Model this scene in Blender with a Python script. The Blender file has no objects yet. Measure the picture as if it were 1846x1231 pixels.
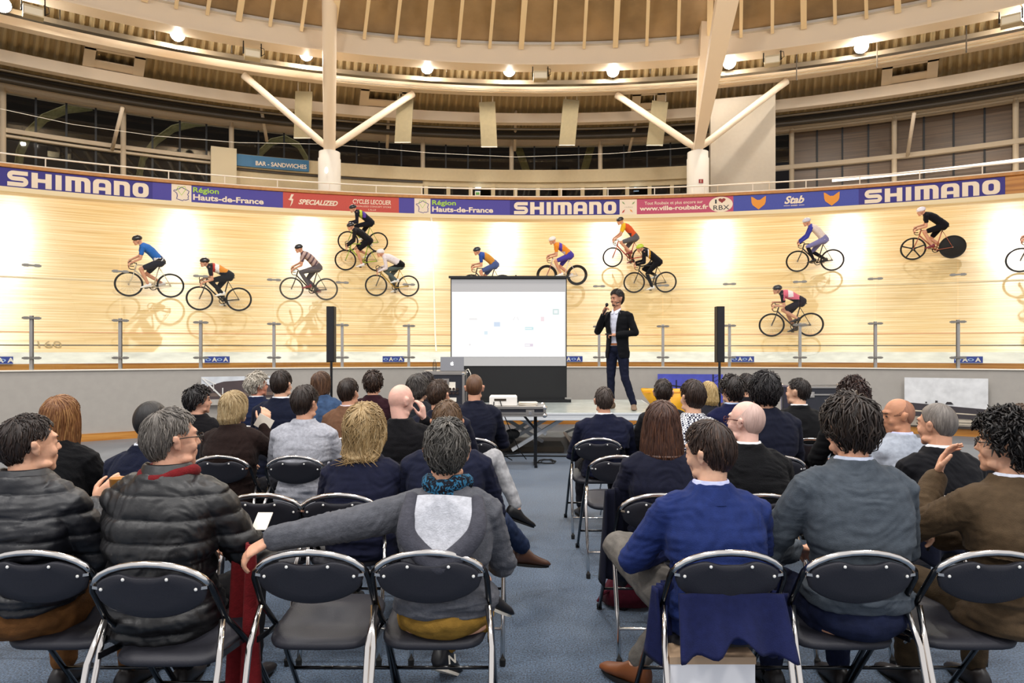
import bpy, math, random
import numpy as np
from mathutils import Vector, Matrix, Euler
R = random.Random(7)
RS = np.random.RandomState(7)
PI = math.pi
SC = bpy.context.scene
COL = SC.collection
F, PX0, PY0, EYE = 1180.0, 923.0, 640.0, 1.5      # focal length and principal point in pixels of the 1846 x 1231 frame
# ---------------------------------------------------------------- camera, world, exposure
cd = bpy.data.cameras.new('camera'); cam = bpy.data.objects.new('camera', cd); COL.objects.link(cam)
cam.location = (0, 0, EYE); cam.rotation_euler = (PI / 2, 0, 0)
cd.sensor_width = 36; cd.lens = F / 1846 * 36; cd.shift_y = (PY0 - 615.5) / 1846; cd.clip_end = 300; cd.clip_start = 0.05
SC.camera = cam
SC.view_settings.view_transform = 'Standard'; SC.view_settings.look = 'None'; SC.view_settings.gamma = 1
SC.view_settings.exposure = 0.42
w = bpy.data.worlds.new('hall_air'); SC.world = w; w.use_nodes = True
w.node_tree.nodes['Background'].inputs[0].default_value = (0.97, 0.97, 1.0, 1)
w.node_tree.nodes['Background'].inputs[1].default_value = 0.62

def lamp(name, kind, loc, power, color=(1, .95, .87), size=1.0, target=None, angle=None, blend=.5):
    ld = bpy.data.lights.new(name, kind); ld.energy = power; ld.color = color
    if kind == 'AREA': ld.shape = 'DISK'; ld.size = size
    elif kind == 'SPOT': ld.shadow_soft_size = size; ld.spot_size = angle; ld.spot_blend = blend
    else: ld.shadow_soft_size = size
    o = bpy.data.objects.new(name, ld); COL.objects.link(o); o.location = loc
    if target is not None:
        o.rotation_euler = (Vector(target) - Vector(loc)).to_track_quat('-Z', 'Y').to_euler()
    return o
# fill lights added above the infield, unseen (all of them above the frame)
for x, y in ((-6, -3), (0, -4), (6, -3), (-7, 3), (7, 3), (-4, 9), (4, 9), (0, 3.5)):
    lamp('overhead_fill', 'AREA', (x, y, 10.8), 240, (1, .97, .93), 1.2, (x * .8, y + 1.5, 0))
# added unseen fill lights, aimed out at the ring beams and the boards
for x, y in ((-9, 6), (-5, 10.5), (1, 12), (7, 10.5), (11, 6)):
    lamp('ring_beam_fill', 'AREA', (x, y, 10.6), 200, (1, .95, .88), 1.0, (x * 2.1, y * 2.1, 10.5))
# ---------------------------------------------------------------- the oval: rings about (CX, CY)
CX, CY = 1.0, 0.45
def cl(a, lo=0., hi=1.): return max(lo, min(hi, a))
def kx(r): return 1 + .08 * cl((r - 14) / 6.5)
def drop(th, r): return .26 * (th / .72) ** 2 * cl((r - 14.5) / 6)
FAR = 1.18      # everything beyond the infield wall stands this much farther out and higher above eye level
def P(th, r, z, d=0):
    p = Vector((CX + kx(r) * r * math.sin(th), CY + r * math.cos(th), z - (drop(th, r) if d else 0)))
    if r > 14.1: p = Vector((p.x * FAR, p.y * FAR, EYE + (p.z - EYE) * FAR))
    return p
def thpx(px, r):
    u = (px - PX0) / F; lo, hi = -1.3, 1.3
    for _ in range(40):
        m = (lo + hi) / 2; p = P(m, r, 0)
        if p.y <= 0 or p.x / max(p.y, 1e-6) > u:
            if m > 0 or p.y > 0: hi = m
            else: lo = m
        else: lo = m
    return (lo + hi) / 2
def ring_at(px, py, r):
    "the point of the cylinder of radius r behind pixel px, py"
    p = P(thpx(px, r), r, 0); p.z = EYE + (PY0 - py) * p.y / F
    return p
def at(px, py, Y): return Vector(((px - PX0) * Y / F, Y, EYE + (PY0 - py) * Y / F))
TRK = [(14.5, 1.35), (15.2, 1.58), (15.8, 1.98), (17, 2.92), (18.5, 4.17), (20.0, 5.50), (20.35, 5.83)]
def trk(v):
    v = cl(v) * (len(TRK) - 1); i = min(int(v), len(TRK) - 2); f = v - i
    return tuple(TRK[i][k] * (1 - f) + TRK[i + 1][k] * f for k in (0, 1))
def track_pt(px, py):
    lo, hi = 0., 1.
    for _ in range(30):
        m = (lo + hi) / 2; r, z = trk(m); p = P(thpx(px, r), r, z, 1)
        if PY0 - F * (p.z - EYE) / p.y > py: lo = m
        else: hi = m
    r, z = trk(lo); th = thpx(px, r)
    return P(th, r, z, 1), th, r
# ---------------------------------------------------------------- mesh building
class MB:
    def __init__(s): s.v = []; s.f = []; s.m = []; s.uv = {}
    def add(s, vs, fs, mi=0, uvs=None):
        b = len(s.v); s.v.extend([tuple(map(float, p)) for p in vs])
        if uvs is not None:
            for i, q in enumerate(uvs): s.uv[b + i] = (float(q[0]), float(q[1]))
        for f in fs: s.f.append(tuple(b + i for i in f)); s.m.append(mi)
        return s
    def box(s, c, d, mi=0, rot=None):
        vs = [Vector((sx * d[0] / 2, sy * d[1] / 2, sz * d[2] / 2)) for sz in (-1, 1) for sy in (-1, 1) for sx in (-1, 1)]
        if rot is not None: vs = [rot @ q for q in vs]
        return s.add([q + Vector(c) for q in vs], [(0, 2, 3, 1), (4, 5, 7, 6), (0, 1, 5, 4), (2, 6, 7, 3), (0, 4, 6, 2), (1, 3, 7, 5)], mi)
    def bar(s, a, b, wd, ht, mi=0, up=(0, 0, 1)):
        a, b = Vector(a), Vector(b); t = (b - a).normalized(); x = t.cross(Vector(up))
        if x.length < 1e-4: x = t.cross(Vector((1, 0, 0)))
        x.normalize(); y = x.cross(t)
        vs = [p + x * i * wd / 2 + y * j * ht / 2 for p in (a, b) for i, j in ((-1, -1), (1, -1), (1, 1), (-1, 1))]
        return s.add(vs, [(0, 1, 2, 3), (7, 6, 5, 4), (0, 4, 5, 1), (1, 5, 6, 2), (2, 6, 7, 3), (3, 7, 4, 0)], mi)
    def tube(s, path, r, n=8, closed=False, mi=0, cap=True, flat=1.0, upv=None):
        pts = [Vector(p) for p in path]; N = len(pts); rr = r if isinstance(r, (list, tuple)) else [r] * N
        vs = []; x = None
        for i, p in enumerate(pts):
            a = pts[(i - 1) % N] if closed or i > 0 else p; b = pts[(i + 1) % N] if closed or i < N - 1 else p
            t = (b - a).normalized()
            if x is None:
                x = t.cross(Vector(upv or (0, 0, 1)))
                if x.length < 1e-3: x = t.cross(Vector((1, 0, 0)))
            x = (x - t * x.dot(t)).normalized(); y = t.cross(x)
            for k in range(n):
                an = 2 * PI * k / n; vs.append(p + (x * math.cos(an) + y * math.sin(an) * flat) * rr[i])
        fs = []
        for i in range(N if closed else N - 1):
            for k in range(n):
                j = (i + 1) % N; fs.append((i * n + k, i * n + (k + 1) % n, j * n + (k + 1) % n, j * n + k))
        if cap and not closed: fs.append(tuple(range(n))[::-1]); fs.append(tuple((N - 1) * n + k for k in range(n)))
        return s.add(vs, fs, mi)
    def lathe(s, prof, c=(0, 0, 0), n=20, mi=0, rot=None):
        vs = []
        for r_, z_ in prof:
            for k in range(n):
                q = Vector((r_ * math.cos(2 * PI * k / n), r_ * math.sin(2 * PI * k / n), z_))
                vs.append((rot @ q if rot is not None else q) + Vector(c))
        fs = [(i * n + k, i * n + (k + 1) % n, (i + 1) * n + (k + 1) % n, (i + 1) * n + k) for i in range(len(prof) - 1) for k in range(n)]
        fs.append(tuple(range(n))[::-1]); fs.append(tuple((len(prof) - 1) * n + k for k in range(n)))
        return s.add(vs, fs, mi)
    def loft(s, rings, mi=0, cap=True, uvs=None):
        n = len(rings[0]); vs = [p for rg in rings for p in rg]
        fs = [(i * n + k, i * n + (k + 1) % n, (i + 1) * n + (k + 1) % n, (i + 1) * n + k) for i in range(len(rings) - 1) for k in range(n)]
        if cap: fs.append(tuple(range(n))[::-1]); fs.append(tuple((len(rings) - 1) * n + k for k in range(n)))
        return s.add(vs, fs, mi, uvs)
    def ell(s, c, rad, n=12, m=8, mi=0, rot=None):
        vs = []
        for i in range(m + 1):
            ph = PI * i / m
            for k in range(n):
                q = Vector((rad[0] * math.sin(ph) * math.cos(2 * PI * k / n), rad[1] * math.sin(ph) * math.sin(2 * PI * k / n), rad[2] * math.cos(ph)))
                vs.append((rot @ q if rot is not None else q) + Vector(c))
        fs = [(i * n + k, (i + 1) * n + k, (i + 1) * n + (k + 1) % n, i * n + (k + 1) % n) for i in range(m) for k in range(n)]
        return s.add(vs, fs, mi)
    def caps(s, pts, rads, n=10, ax=None):
        "round-ended tapered limb through pts"
        pts = [Vector(p) for p in pts]; a = (pts[0] - pts[1]).normalized(); b = (pts[-1] - pts[-2]).normalized()
        P_, R_ = [], []
        for q in (1.0, .8, .45): P_.append(pts[0] + a * rads[0] * q); R_.append(rads[0] * max(.08, math.sqrt(max(0, 1 - q * q))))
        P_ += pts; R_ += list(rads)
        for q in (.45, .8, 1.0): P_.append(pts[-1] + b * rads[-1] * q); R_.append(rads[-1] * max(.08, math.sqrt(max(0, 1 - q * q))))
        return s.tube(P_, R_, n)
    def sweep(s, prof, th0, th1, n, d=0, mi=0, closed=True, zf=None):
        "profile of (radius, height) pairs swept along the oval"
        vs, uvs = [], []; L = [0]
        for i in range(1, len(prof)): L.append(L[-1] + math.hypot(prof[i][0] - prof[i - 1][0], prof[i][1] - prof[i - 1][1]))
        for i in range(n + 1):
            th = th0 + (th1 - th0) * i / n
            for j, (r_, z_) in enumerate(prof):
                p = P(th, r_, z_ + (zf(th, j) if zf else 0), d); vs.append(p); uvs.append((th * 17, L[j]))
        m = len(prof); fs = []
        for i in range(n):
            for j in range(m if closed else m - 1):
                k = (j + 1) % m; fs.append((i * m + j, i * m + k, (i + 1) * m + k, (i + 1) * m + j))
        if closed: fs.append(tuple(range(m))[::-1]); fs.append(tuple(n * m + j for j in range(m)))
        return s.add(vs, fs, mi, uvs)
    def build(s, name, mats, parent=None, smooth=False, loc=None, rot=None):
        me = bpy.data.meshes.new(name); me.from_pydata(s.v, [], s.f)
        if not isinstance(mats, (list, tuple)): mats = [mats]
        for m_ in mats: me.materials.append(m_)
        if any(s.m): me.polygons.foreach_set('material_index', s.m)
        if s.uv:
            ul = me.uv_layers.new(name='UVMap'); li = np.zeros(len(me.loops), int); me.loops.foreach_get('vertex_index', li)
            a = np.zeros((len(s.v), 2))
            for k_, q in s.uv.items(): a[k_] = q
            ul.data.foreach_set('uv', a[li].ravel())
        if smooth: me.shade_smooth()
        me.update()
        o = bpy.data.objects.new(name, me); COL.objects.link(o)
        if smooth == 'auto':
            try: me.set_sharp_from_angle(angle=.7)
            except Exception: pass
        if parent: o.parent = parent
        if loc is not None: o.location = loc
        if rot is not None: o.rotation_euler = rot
        return o
def octo(r, z, a, b=None, n=8):
    b = b or a
    return [(r + a * math.cos(2 * PI * k / n), z + b * math.sin(2 * PI * k / n)) for k in range(n)]
def rect(r0, r1, z0, z1): return [(r0, z0), (r1, z0), (r1, z1), (r0, z1)]
def tag(o, label=None, cat=None, group=None, kind=None):
    if label: o['label'] = label
    if cat: o['category'] = cat
    if group: o['group'] = group
    if kind: o['kind'] = kind
    return o
def empty(name, loc=(0, 0, 0), rz=0, **k):
    o = bpy.data.objects.new(name, None); COL.objects.link(o); o.location = loc; o.rotation_euler = (0, 0, rz); o.empty_display_size = .1
    return tag(o, **k)
def struct(o): o['kind'] = 'structure'; return o
def copy_tree(o, parent=None):
    c = o.copy(); COL.objects.link(c); c.parent = parent
    for ch in list(o.children): copy_tree(ch, c)
    return c
# ---------------------------------------------------------------- materials
def srgb(h):
    if isinstance(h, str): h = [int(h[i:i + 2], 16) / 255 for i in (0, 2, 4)]
    else: return tuple(h)
    return tuple(c / 12.92 if c < .04 else ((c + .055) / 1.055) ** 2.4 for c in h)
_MC = {}
def mat(name, col, rough=.6, metal=0., var=0., vscale=8., bump=0., bscale=60., coat=0., spec=.5, stretch=None, sheen=0., emit=0.):
    key = (name, col if isinstance(col, str) else tuple(col), rough, metal)
    if key in _MC: return _MC[key]
    m = bpy.data.materials.new(name); m.use_nodes = True; nt = m.node_tree; b = nt.nodes['Principled BSDF']
    c = srgb(col); b.inputs['Base Color'].default_value = (*c, 1); b.inputs['Roughness'].default_value = rough
    b.inputs['Metallic'].default_value = metal; b.inputs['Coat Weight'].default_value = coat; b.inputs['Specular IOR Level'].default_value = spec
    b.inputs['Sheen Weight'].default_value = sheen; b.inputs['Sheen Roughness'].default_value = .5
    if emit: b.inputs['Emission Color'].default_value = (*c, 1); b.inputs['Emission Strength'].default_value = emit
    tc = nt.nodes.new('ShaderNodeTexCoord'); src = tc.outputs['Object']
    if stretch:
        mp = nt.nodes.new('ShaderNodeMapping'); mp.inputs['Scale'].default_value = stretch
        nt.links.new(tc.outputs['UV'] if len(stretch) > 3 else src, mp.inputs[0]); src = mp.outputs[0]
    if var:
        n = nt.nodes.new('ShaderNodeTexNoise'); n.inputs['Scale'].default_value = vscale; n.inputs['Detail'].default_value = 5; nt.links.new(src, n.inputs['Vector'])
        r = nt.nodes.new('ShaderNodeValToRGB'); r.color_ramp.elements[0].position = .32; r.color_ramp.elements[1].position = .68
        r.color_ramp.elements[0].color = (*[q * (1 - var) for q in c], 1); r.color_ramp.elements[1].color = (*[min(1, q * (1 + var)) for q in c], 1)
        nt.links.new(n.outputs['Fac'], r.inputs[0]); nt.links.new(r.outputs[0], b.inputs['Base Color'])
    if bump:
        n = nt.nodes.new('ShaderNodeTexNoise'); n.inputs['Scale'].default_value = bscale; n.inputs['Detail'].default_value = 4; nt.links.new(src, n.inputs['Vector'])
        bm = nt.nodes.new('ShaderNodeBump'); bm.inputs['Strength'].default_value = bump; bm.inputs['Distance'].default_value = .01
        nt.links.new(n.outputs['Fac'], bm.inputs['Height']); nt.links.new(bm.outputs[0], b.inputs['Normal'])
    _MC[key] = m; return m
def hairmat(col, hi=None, gloss=.42):
    key = ('hair', col, hi)
    if key in _MC: return _MC[key]
    m = bpy.data.materials.new('hair'); m.use_nodes = True; nt = m.node_tree; b = nt.nodes['Principled BSDF']
    c = srgb(col); h = srgb(hi) if hi else tuple(min(1, q * 2.4 + .012) for q in c)
    b.inputs['Roughness'].default_value = gloss
    uv = nt.nodes.new('ShaderNodeTexCoord'); mp = nt.nodes.new('ShaderNodeMapping'); mp.inputs['Scale'].default_value = (60, 1.6, 1)
    nt.links.new(uv.outputs['UV'], mp.inputs[0])
    n = nt.nodes.new('ShaderNodeTexNoise'); n.inputs['Scale'].default_value = 1.6; n.inputs['Detail'].default_value = 6; n.inputs['Roughness'].default_value = .7
    nt.links.new(mp.outputs[0], n.inputs['Vector'])
    r = nt.nodes.new('ShaderNodeValToRGB'); e = r.color_ramp.elements; e[0].position = .34; e[1].position = .74
    e[0].color = (*[q * .7 for q in c], 1); e[1].color = (*h, 1); mid = e.new(.5); mid.color = (*c, 1)
    nt.links.new(n.outputs['Fac'], r.inputs[0]); nt.links.new(r.outputs[0], b.inputs['Base Color'])
    bm = nt.nodes.new('ShaderNodeBump'); bm.inputs['Strength'].default_value = .7; bm.inputs['Distance'].default_value = .004
    nt.links.new(n.outputs['Fac'], bm.inputs['Height']); nt.links.new(bm.outputs[0], b.inputs['Normal'])
    _MC[key] = m; return m
def emitmat(name, col, s):
    m = bpy.data.materials.new(name); m.use_nodes = True; nt = m.node_tree; nt.nodes.clear()
    e = nt.nodes.new('ShaderNodeEmission'); e.inputs[0].default_value = (*srgb(col), 1); e.inputs[1].default_value = s
    o = nt.nodes.new('ShaderNodeOutputMaterial'); nt.links.new(e.outputs[0], o.inputs[0]); return m
def glassmat(name, tint=(1, 1, 1), ior=1.45, rough=.02):
    m = bpy.data.materials.new(name); m.use_nodes = True; nt = m.node_tree; nt.nodes.clear()
    t = nt.nodes.new('ShaderNodeBsdfTransparent'); t.inputs[0].default_value = (*tint, 1)
    g = nt.nodes.new('ShaderNodeBsdfGlossy'); g.inputs['Roughness'].default_value = rough
    fr = nt.nodes.new('ShaderNodeFresnel'); fr.inputs[0].default_value = ior
    mx = nt.nodes.new('ShaderNodeMixShader'); o = nt.nodes.new('ShaderNodeOutputMaterial')
    nt.links.new(fr.outputs[0], mx.inputs[0]); nt.links.new(t.outputs[0], mx.inputs[1]); nt.links.new(g.outputs[0], mx.inputs[2]); nt.links.new(mx.outputs[0], o.inputs[0]); return m
def woodmat(name, c0, c1, c2, rough=.3, coat=.3, sx=.35, sy=15.):
    "boards that run along the oval; UV is metres along, metres across"
    m = bpy.data.materials.new(name); m.use_nodes = True; nt = m.node_tree; b = nt.nodes['Principled BSDF']; L = nt.links.new; N = nt.nodes.new
    tc = N('ShaderNodeTexCoord'); mp = N('ShaderNodeMapping'); mp.inputs['Scale'].default_value = (sx, sy, 1); L(tc.outputs['UV'], mp.inputs[0])
    n1 = N('ShaderNodeTexNoise'); n1.inputs['Scale'].default_value = 1.3; n1.inputs['Detail'].default_value = 8; n1.inputs['Roughness'].default_value = .65; L(mp.outputs[0], n1.inputs['Vector'])
    r = N('ShaderNodeValToRGB'); e = r.color_ramp.elements; e[0].position = .33; e[0].color = (*srgb(c0), 1); e[1].position = .6; e[1].color = (*srgb(c2), 1)
    q = e.new(.46); q.color = (*srgb(c1), 1); L(n1.outputs['Fac'], r.inputs[0])
    br = N('ShaderNodeTexBrick'); br.inputs['Scale'].default_value = 1; br.inputs['Brick Width'].default_value = 3.1; br.inputs['Row Height'].default_value = .045
    br.inputs['Mortar Size'].default_value = .002; br.inputs['Color1'].default_value = (1, 1, 1, 1); br.inputs['Color2'].default_value = (.86, .82, .76, 1); br.inputs['Mortar'].default_value = (.6, .5, .36, 1)
    L(tc.outputs['UV'], br.inputs['Vector'])
    mx = N('ShaderNodeMix'); mx.data_type = 'RGBA'; mx.blend_type = 'MULTIPLY'; mx.inputs[0].default_value = .55
    L(r.outputs[0], mx.inputs[6]); L(br.outputs['Color'], mx.inputs[7]); L(mx.outputs[2], b.inputs['Base Color'])
    b.inputs['Roughness'].default_value = rough; b.inputs['Coat Weight'].default_value = coat; b.inputs['Coat Roughness'].default_value = .12
    return m
M = dict(
    track=woodmat('track_boards', 'cfa769', 'e2c286', 'f0d9ab'), pale=mat('pale_board', 'ecd9ae', .5),
    beamwood=woodmat('edge_beam_wood', '8a5216', 'b8782c', 'cf9444', .5, 0, .3, 5), capwood=mat('cap_wood', 'b47a34', .5, var=.15),
    azure=mat('azure_paint', 'cfd2c9', .45, var=.12, vscale=3), white=mat('white_paint', 'efe6d6', .5), black=mat('black_paint', '0c0b0d', .5),
    wall=mat('grey_wall', 'a8a29a', .8, var=.03, bump=.05, bscale=30), steel=mat('cream_steel', 'e2cfb6', .5), steeld=mat('cream_steel_outer', 'c8b59a', .6),
    deck=mat('roof_deck', 'b09c76', .5, metal=.1), dark=mat('dark_duct', '40372c', .5, .3), pipe=mat('pipe', '776a58', .45, .5), render=mat('cream_render', 'c9b692', .8, var=.03),
    colw=mat('white_concrete', 'e2dacd', .6), night=mat('night_backdrop', '120b0a', .9, var=.5, vscale=.3), floor=mat('concrete_floor', '72757a', .45, var=.1, vscale=2, bump=.1),
    chrome=mat('chrome', 'e6e0da', .13, 1.), alu=mat('aluminium', 'b9b4ae', .35, .9), blackmetal=mat('black_tube', '0d0d10', .22, .4, coat=.5),
    vinyl=mat('black_vinyl', '2a2a31', .5, bump=.12, bscale=220, spec=.35), rubber=mat('rubber', '101010', .8), blackplastic=mat('black_plastic', '0b0a0c', .5),
    banner_blue=mat('banner_blue', '3c3490', .6, var=.06, vscale=30), banner_navy=mat('banner_navy', '2e2382', .6), banner_violet=mat('banner_violet', '453c9c', .6), red=mat('banner_red', 'c4483a', .6, var=.05, vscale=30),
    magenta=mat('banner_magenta', 'bf4a6a', .6, var=.05, vscale=30), royal=mat('banner_royal', '3f4aa6', .6, var=.05, vscale=30), orange=mat('emblem_orange', 'e8952a', .6), lime=mat('lime_text', 'a6cf3e', .6),
    sign=mat('bar_sign_blue', '2f6a92', .5), heart=mat('heart_red', '8e2724', .6), cream=mat('banner_cream', 'f0dfc8', .6), teal=mat('screen_blue', 'a9c8ee', .5),
)
# ---------------------------------------------------------------- flat lettering and emblems (2-D, then bent onto the oval)
def arc2(cx, cy, rx, ry, a0, a1, n=6): return [(cx + rx * math.cos(math.radians(a0 + (a1 - a0) * i / n)), cy + ry * math.sin(math.radians(a0 + (a1 - a0) * i / n))) for i in range(n + 1)]
class Flat:
    def __init__(s): s.v = []; s.f = []
    def poly(s, pts): b = len(s.v); s.v += list(pts); s.f.append(tuple(range(b, b + len(pts)))); return s
    def strip(s, a, b, closed=False):
        o = len(s.v); n = len(a); s.v += list(a) + list(b)
        for i in range(n if closed else n - 1): j = (i + 1) % n; s.f.append((o + i, o + j, o + n + j, o + n + i))
        return s
    def rect(s, x0, y0, x1, y1): return s.poly([(x0, y0), (x1, y0), (x1, y1), (x0, y1)])
    def stroke(s, pts, w, closed=False):
        n = len(pts); A, B = [], []
        for i in range(n):
            p = pts[i]; a = pts[(i - 1) % n] if closed or i else p; b = pts[(i + 1) % n] if closed or i < n - 1 else p
            dx, dy = b[0] - a[0], b[1] - a[1]; L = math.hypot(dx, dy) or 1; nx, ny = -dy / L * w / 2, dx / L * w / 2
            A.append((p[0] + nx, p[1] + ny)); B.append((p[0] - nx, p[1] - ny))
        return s.strip(A, B, closed)
    def xf(s, sx=1, sy=None, dx=0, dy=0, sh=0):
        sy = sy or sx; s.v = [((x + sh * y) * sx + dx, y * sy + dy) for x, y in s.v]; return s
    def join(s, o): b = len(s.v); s.v += o.v; s.f += [tuple(b + i for i in f) for f in o.f]; return s
    def w(s): return max(p[0] for p in s.v)
def text2(t, h=1.0, bold=.0, shear=0., sx=1., space=1.):
    "built-in font as a Flat, capital height h, starting at x = 0, centred later by the caller"
    c = bpy.data.curves.new('t', 'FONT'); c.body = t; c.size = h / .69; c.offset = bold * h; c.shear = shear; c.space_character = space; c.resolution_u = 3
    o = bpy.data.objects.new('t', c); COL.objects.link(o); dg = bpy.context.evaluated_depsgraph_get(); me = bpy.data.meshes.new_from_object(o.evaluated_get(dg))
    f = Flat(); f.v = [(v.co.x * sx, v.co.y) for v in me.vertices]; f.f = [tuple(p.vertices) for p in me.polygons]
    bpy.data.objects.remove(o); bpy.data.curves.remove(c); bpy.data.meshes.remove(me)
    if f.v:
        x0 = min(p[0] for p in f.v); f.v = [(x - x0, y) for x, y in f.v]
    return f
def techword():
    f = Flat(); t, h = .36, .25
    def arch(x, w_, rl, rr):
        o = [(x, 0)] + (arc2(x + rl, 1 - rl, rl, rl, 180, 90) if rl else [(x, 1)] * 7) + (arc2(x + w_ - rr, 1 - rr, rr, rr, 90, 0) if rr else [(x + w_, 1)] * 7) + [(x + w_, 0)]
        ri = .12
        i = [(x + t, 0)] + (arc2(x + t + ri, 1 - h - ri, ri, ri, 180, 90) if rl else [(x + t, 1 - h)] * 7) + (arc2(x + w_ - t - ri, 1 - h - ri, ri, ri, 90, 0) if rr else [(x + w_ - t, 1 - h)] * 7) + [(x + w_ - t, 0)]
        f.strip(o, i)
    q = .27; a = q / 2     # S
    r_ = .2; pts = [(1.17, 1 - a), (.36, 1 - a)] + arc2(.36, 1 - a - (1 - q) / 4, .2, (1 - q) / 4, 90, 270, 8) + [(.36, .5), (.86, .5)] + arc2(.86, a + (1 - q) / 4, .2, (1 - q) / 4, 90, -90, 8) + [(.86, a), (.03, a)]
    f.stroke(pts, q)
    x = 1.37; f.rect(x, 0, x + t, 1).rect(x + 1.15 - t, 0, x + 1.15, 1).rect(x + t, .38, x + 1.15 - t, .62)
    x = 2.74; f.rect(x, 0, x + t, 1)
    x = 3.32; arch(x, 1.5, 0, .32); f.rect(x + .57, 0, x + .93, 1 - h)
    x = 4.97; arch(x, 1.12, .32, .32); f.rect(x + t, .24, x + 1.12 - t, .46)
    x = 6.26; arch(x, 1.02, 0, .3)
    x = 7.45; w_ = 1.04; R_ = .34
    o = arc2(x + R_, 1 - R_, R_, R_, 180, 90) + arc2(x + w_ - R_, 1 - R_, R_, R_, 90, 0) + arc2(x + w_ - R_, R_, R_, R_, 0, -90) + arc2(x + R_, R_, R_, R_, -90, -180)
    ri = .13; i = arc2(x + t + ri, 1 - h - ri, ri, ri, 180, 90) + arc2(x + w_ - t - ri, 1 - h - ri, ri, ri, 90, 0) + arc2(x + w_ - t - ri, h + ri, ri, ri, 0, -90) + arc2(x + t + ri, h + ri, ri, ri, -90, -180)
    f.strip(o, i, True)
    return f                                # 8.49 wide, 1 high
def bend(f, mname, material, parent, th0, z0, sx, sz, r, depth=.006, cx=False):
    "place a Flat on the inward face of the oval: x runs along from th0, y up from z0"
    m = MB(); kk = kx(r) * r; vs = []
    off = -f.w() * sx / 2 if cx else 0
    for x, y in f.v:
        th = th0 + (x * sx + off) / kk / math.sqrt(math.cos(th0) ** 2 + (math.sin(th0) / kx(r)) ** 2)
        vs.append(P(th, r, z0 + y * sz, 1 if r > 19 else 0))
    m.add(vs, f.f); return m.build(mname, material, parent)
# ---------------------------------------------------------------- floor, infield wall, track
TH = 1.16
struct(MB().add([(-16, -9, 0), (18, -9, 0), (18, 22, 0), (-16, 22, 0)], [(0, 1, 2, 3)]).build('floor', M['floor']))
def carpetmat():
    m = bpy.data.materials.new('blue_carpet'); m.use_nodes = True; nt = m.node_tree; b = nt.nodes['Principled BSDF']; L = nt.links.new; N = nt.nodes.new
    tc = N('ShaderNodeTexCoord'); n = N('ShaderNodeTexNoise'); n.inputs['Scale'].default_value = 120; n.inputs['Detail'].default_value = 3; L(tc.outputs['Object'], n.inputs['Vector'])
    r = N('ShaderNodeValToRGB'); e = r.color_ramp.elements; e[0].position = .38; e[0].color = (*srgb('131e30'), 1); e[1].position = .62; e[1].color = (*srgb('56708c'), 1); L(n.outputs['Fac'], r.inputs[0])
    n2 = N('ShaderNodeTexNoise'); n2.inputs['Scale'].default_value = 2.2; n2.inputs['Detail'].default_value = 3; L(tc.outputs['Object'], n2.inputs['Vector'])
    mx = N('ShaderNodeMix'); mx.data_type = 'RGBA'; mx.blend_type = 'MULTIPLY'; mx.inputs[0].default_value = .35; L(r.outputs[0], mx.inputs[6]); L(n2.outputs['Fac'], mx.inputs[7]); L(mx.outputs[2], b.inputs['Base Color'])
    b.inputs['Roughness'].default_value = .8; b.inputs['Sheen Weight'].default_value = .3
    bm = N('ShaderNodeBump'); bm.inputs['Strength'].default_value = .5; bm.inputs['Distance'].default_value = .004; L(n.outputs['Fac'], bm.inputs['Height']); L(bm.outputs[0], b.inputs['Normal'])
    return m
tag(MB().box((0, 3.2, .004), (11.5, 13.4, .008)).build('carpet', carpetmat()), 'blue speckled carpet laid over the floor under all the chairs', 'carpet')
struct(MB().sweep(rect(13.8, 13.95, 0, 1.23), -TH, TH, 90).build('wall_infield', M['wall']))
struct(MB().sweep(rect(13.77, 13.98, 1.23, 1.25), -TH, TH, 90).build('trim_1', M['white']))
struct(MB().sweep(rect(13.76, 13.8, .0, .13), -TH, TH, 90).build('baseboard_infield', M['beamwood']))
struct(MB().sweep(rect(14.42, 14.5, 1.24, 1.345), -TH, TH, 90).build('trim_2', M['beamwood']))
struct(MB().sweep(rect(14.0, 16, .9, 1.0), -TH, TH, 90).build('trim_3', M['black']))
struct(MB().sweep(TRK[1:], -TH, TH, 160, d=1, closed=False).build('floor_track', M['track'], smooth=True))
struct(MB().sweep(TRK[:2], -TH, TH, 120, d=1, closed=False).build('floor_azure', M['azure']))
def line_at(v, wd, name, m_):
    r0, z0 = trk(v); r1, z1 = trk(v + wd)
    n = math.hypot(r1 - r0, z1 - z0); nr, nz = -(z1 - z0) / n * .004, (r1 - r0) / n * .004
    struct(MB().sweep([(r0 + nr, z0 + nz), (r1 + nr, z1 + nz)], -TH, TH, 160, d=1, closed=False).build(name, m_))
line_at(.222, .008, 'trim_4', M['black']); line_at(.335, .004, 'trim_5', mat('faded_red_line', 'd8a070', .5)); line_at(.545, .005, 'trim_6', mat('faded_blue_line', 'cdb68a', .5))
struct(MB().sweep(rect(20.34, 20.42, 5.80, 5.94), -TH, TH, 120, d=1).build('trim_7', M['pale']))
struct(MB().sweep(rect(20.44, 20.52, 5.9, 6.44), -TH, TH, 120, d=1).build('wall_fence', M['beamwood']))
struct(MB().sweep(rect(20.36, 20.6, 6.44, 6.52), -TH, TH, 120, d=1).build('trim_8', M['capwood']))
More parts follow.
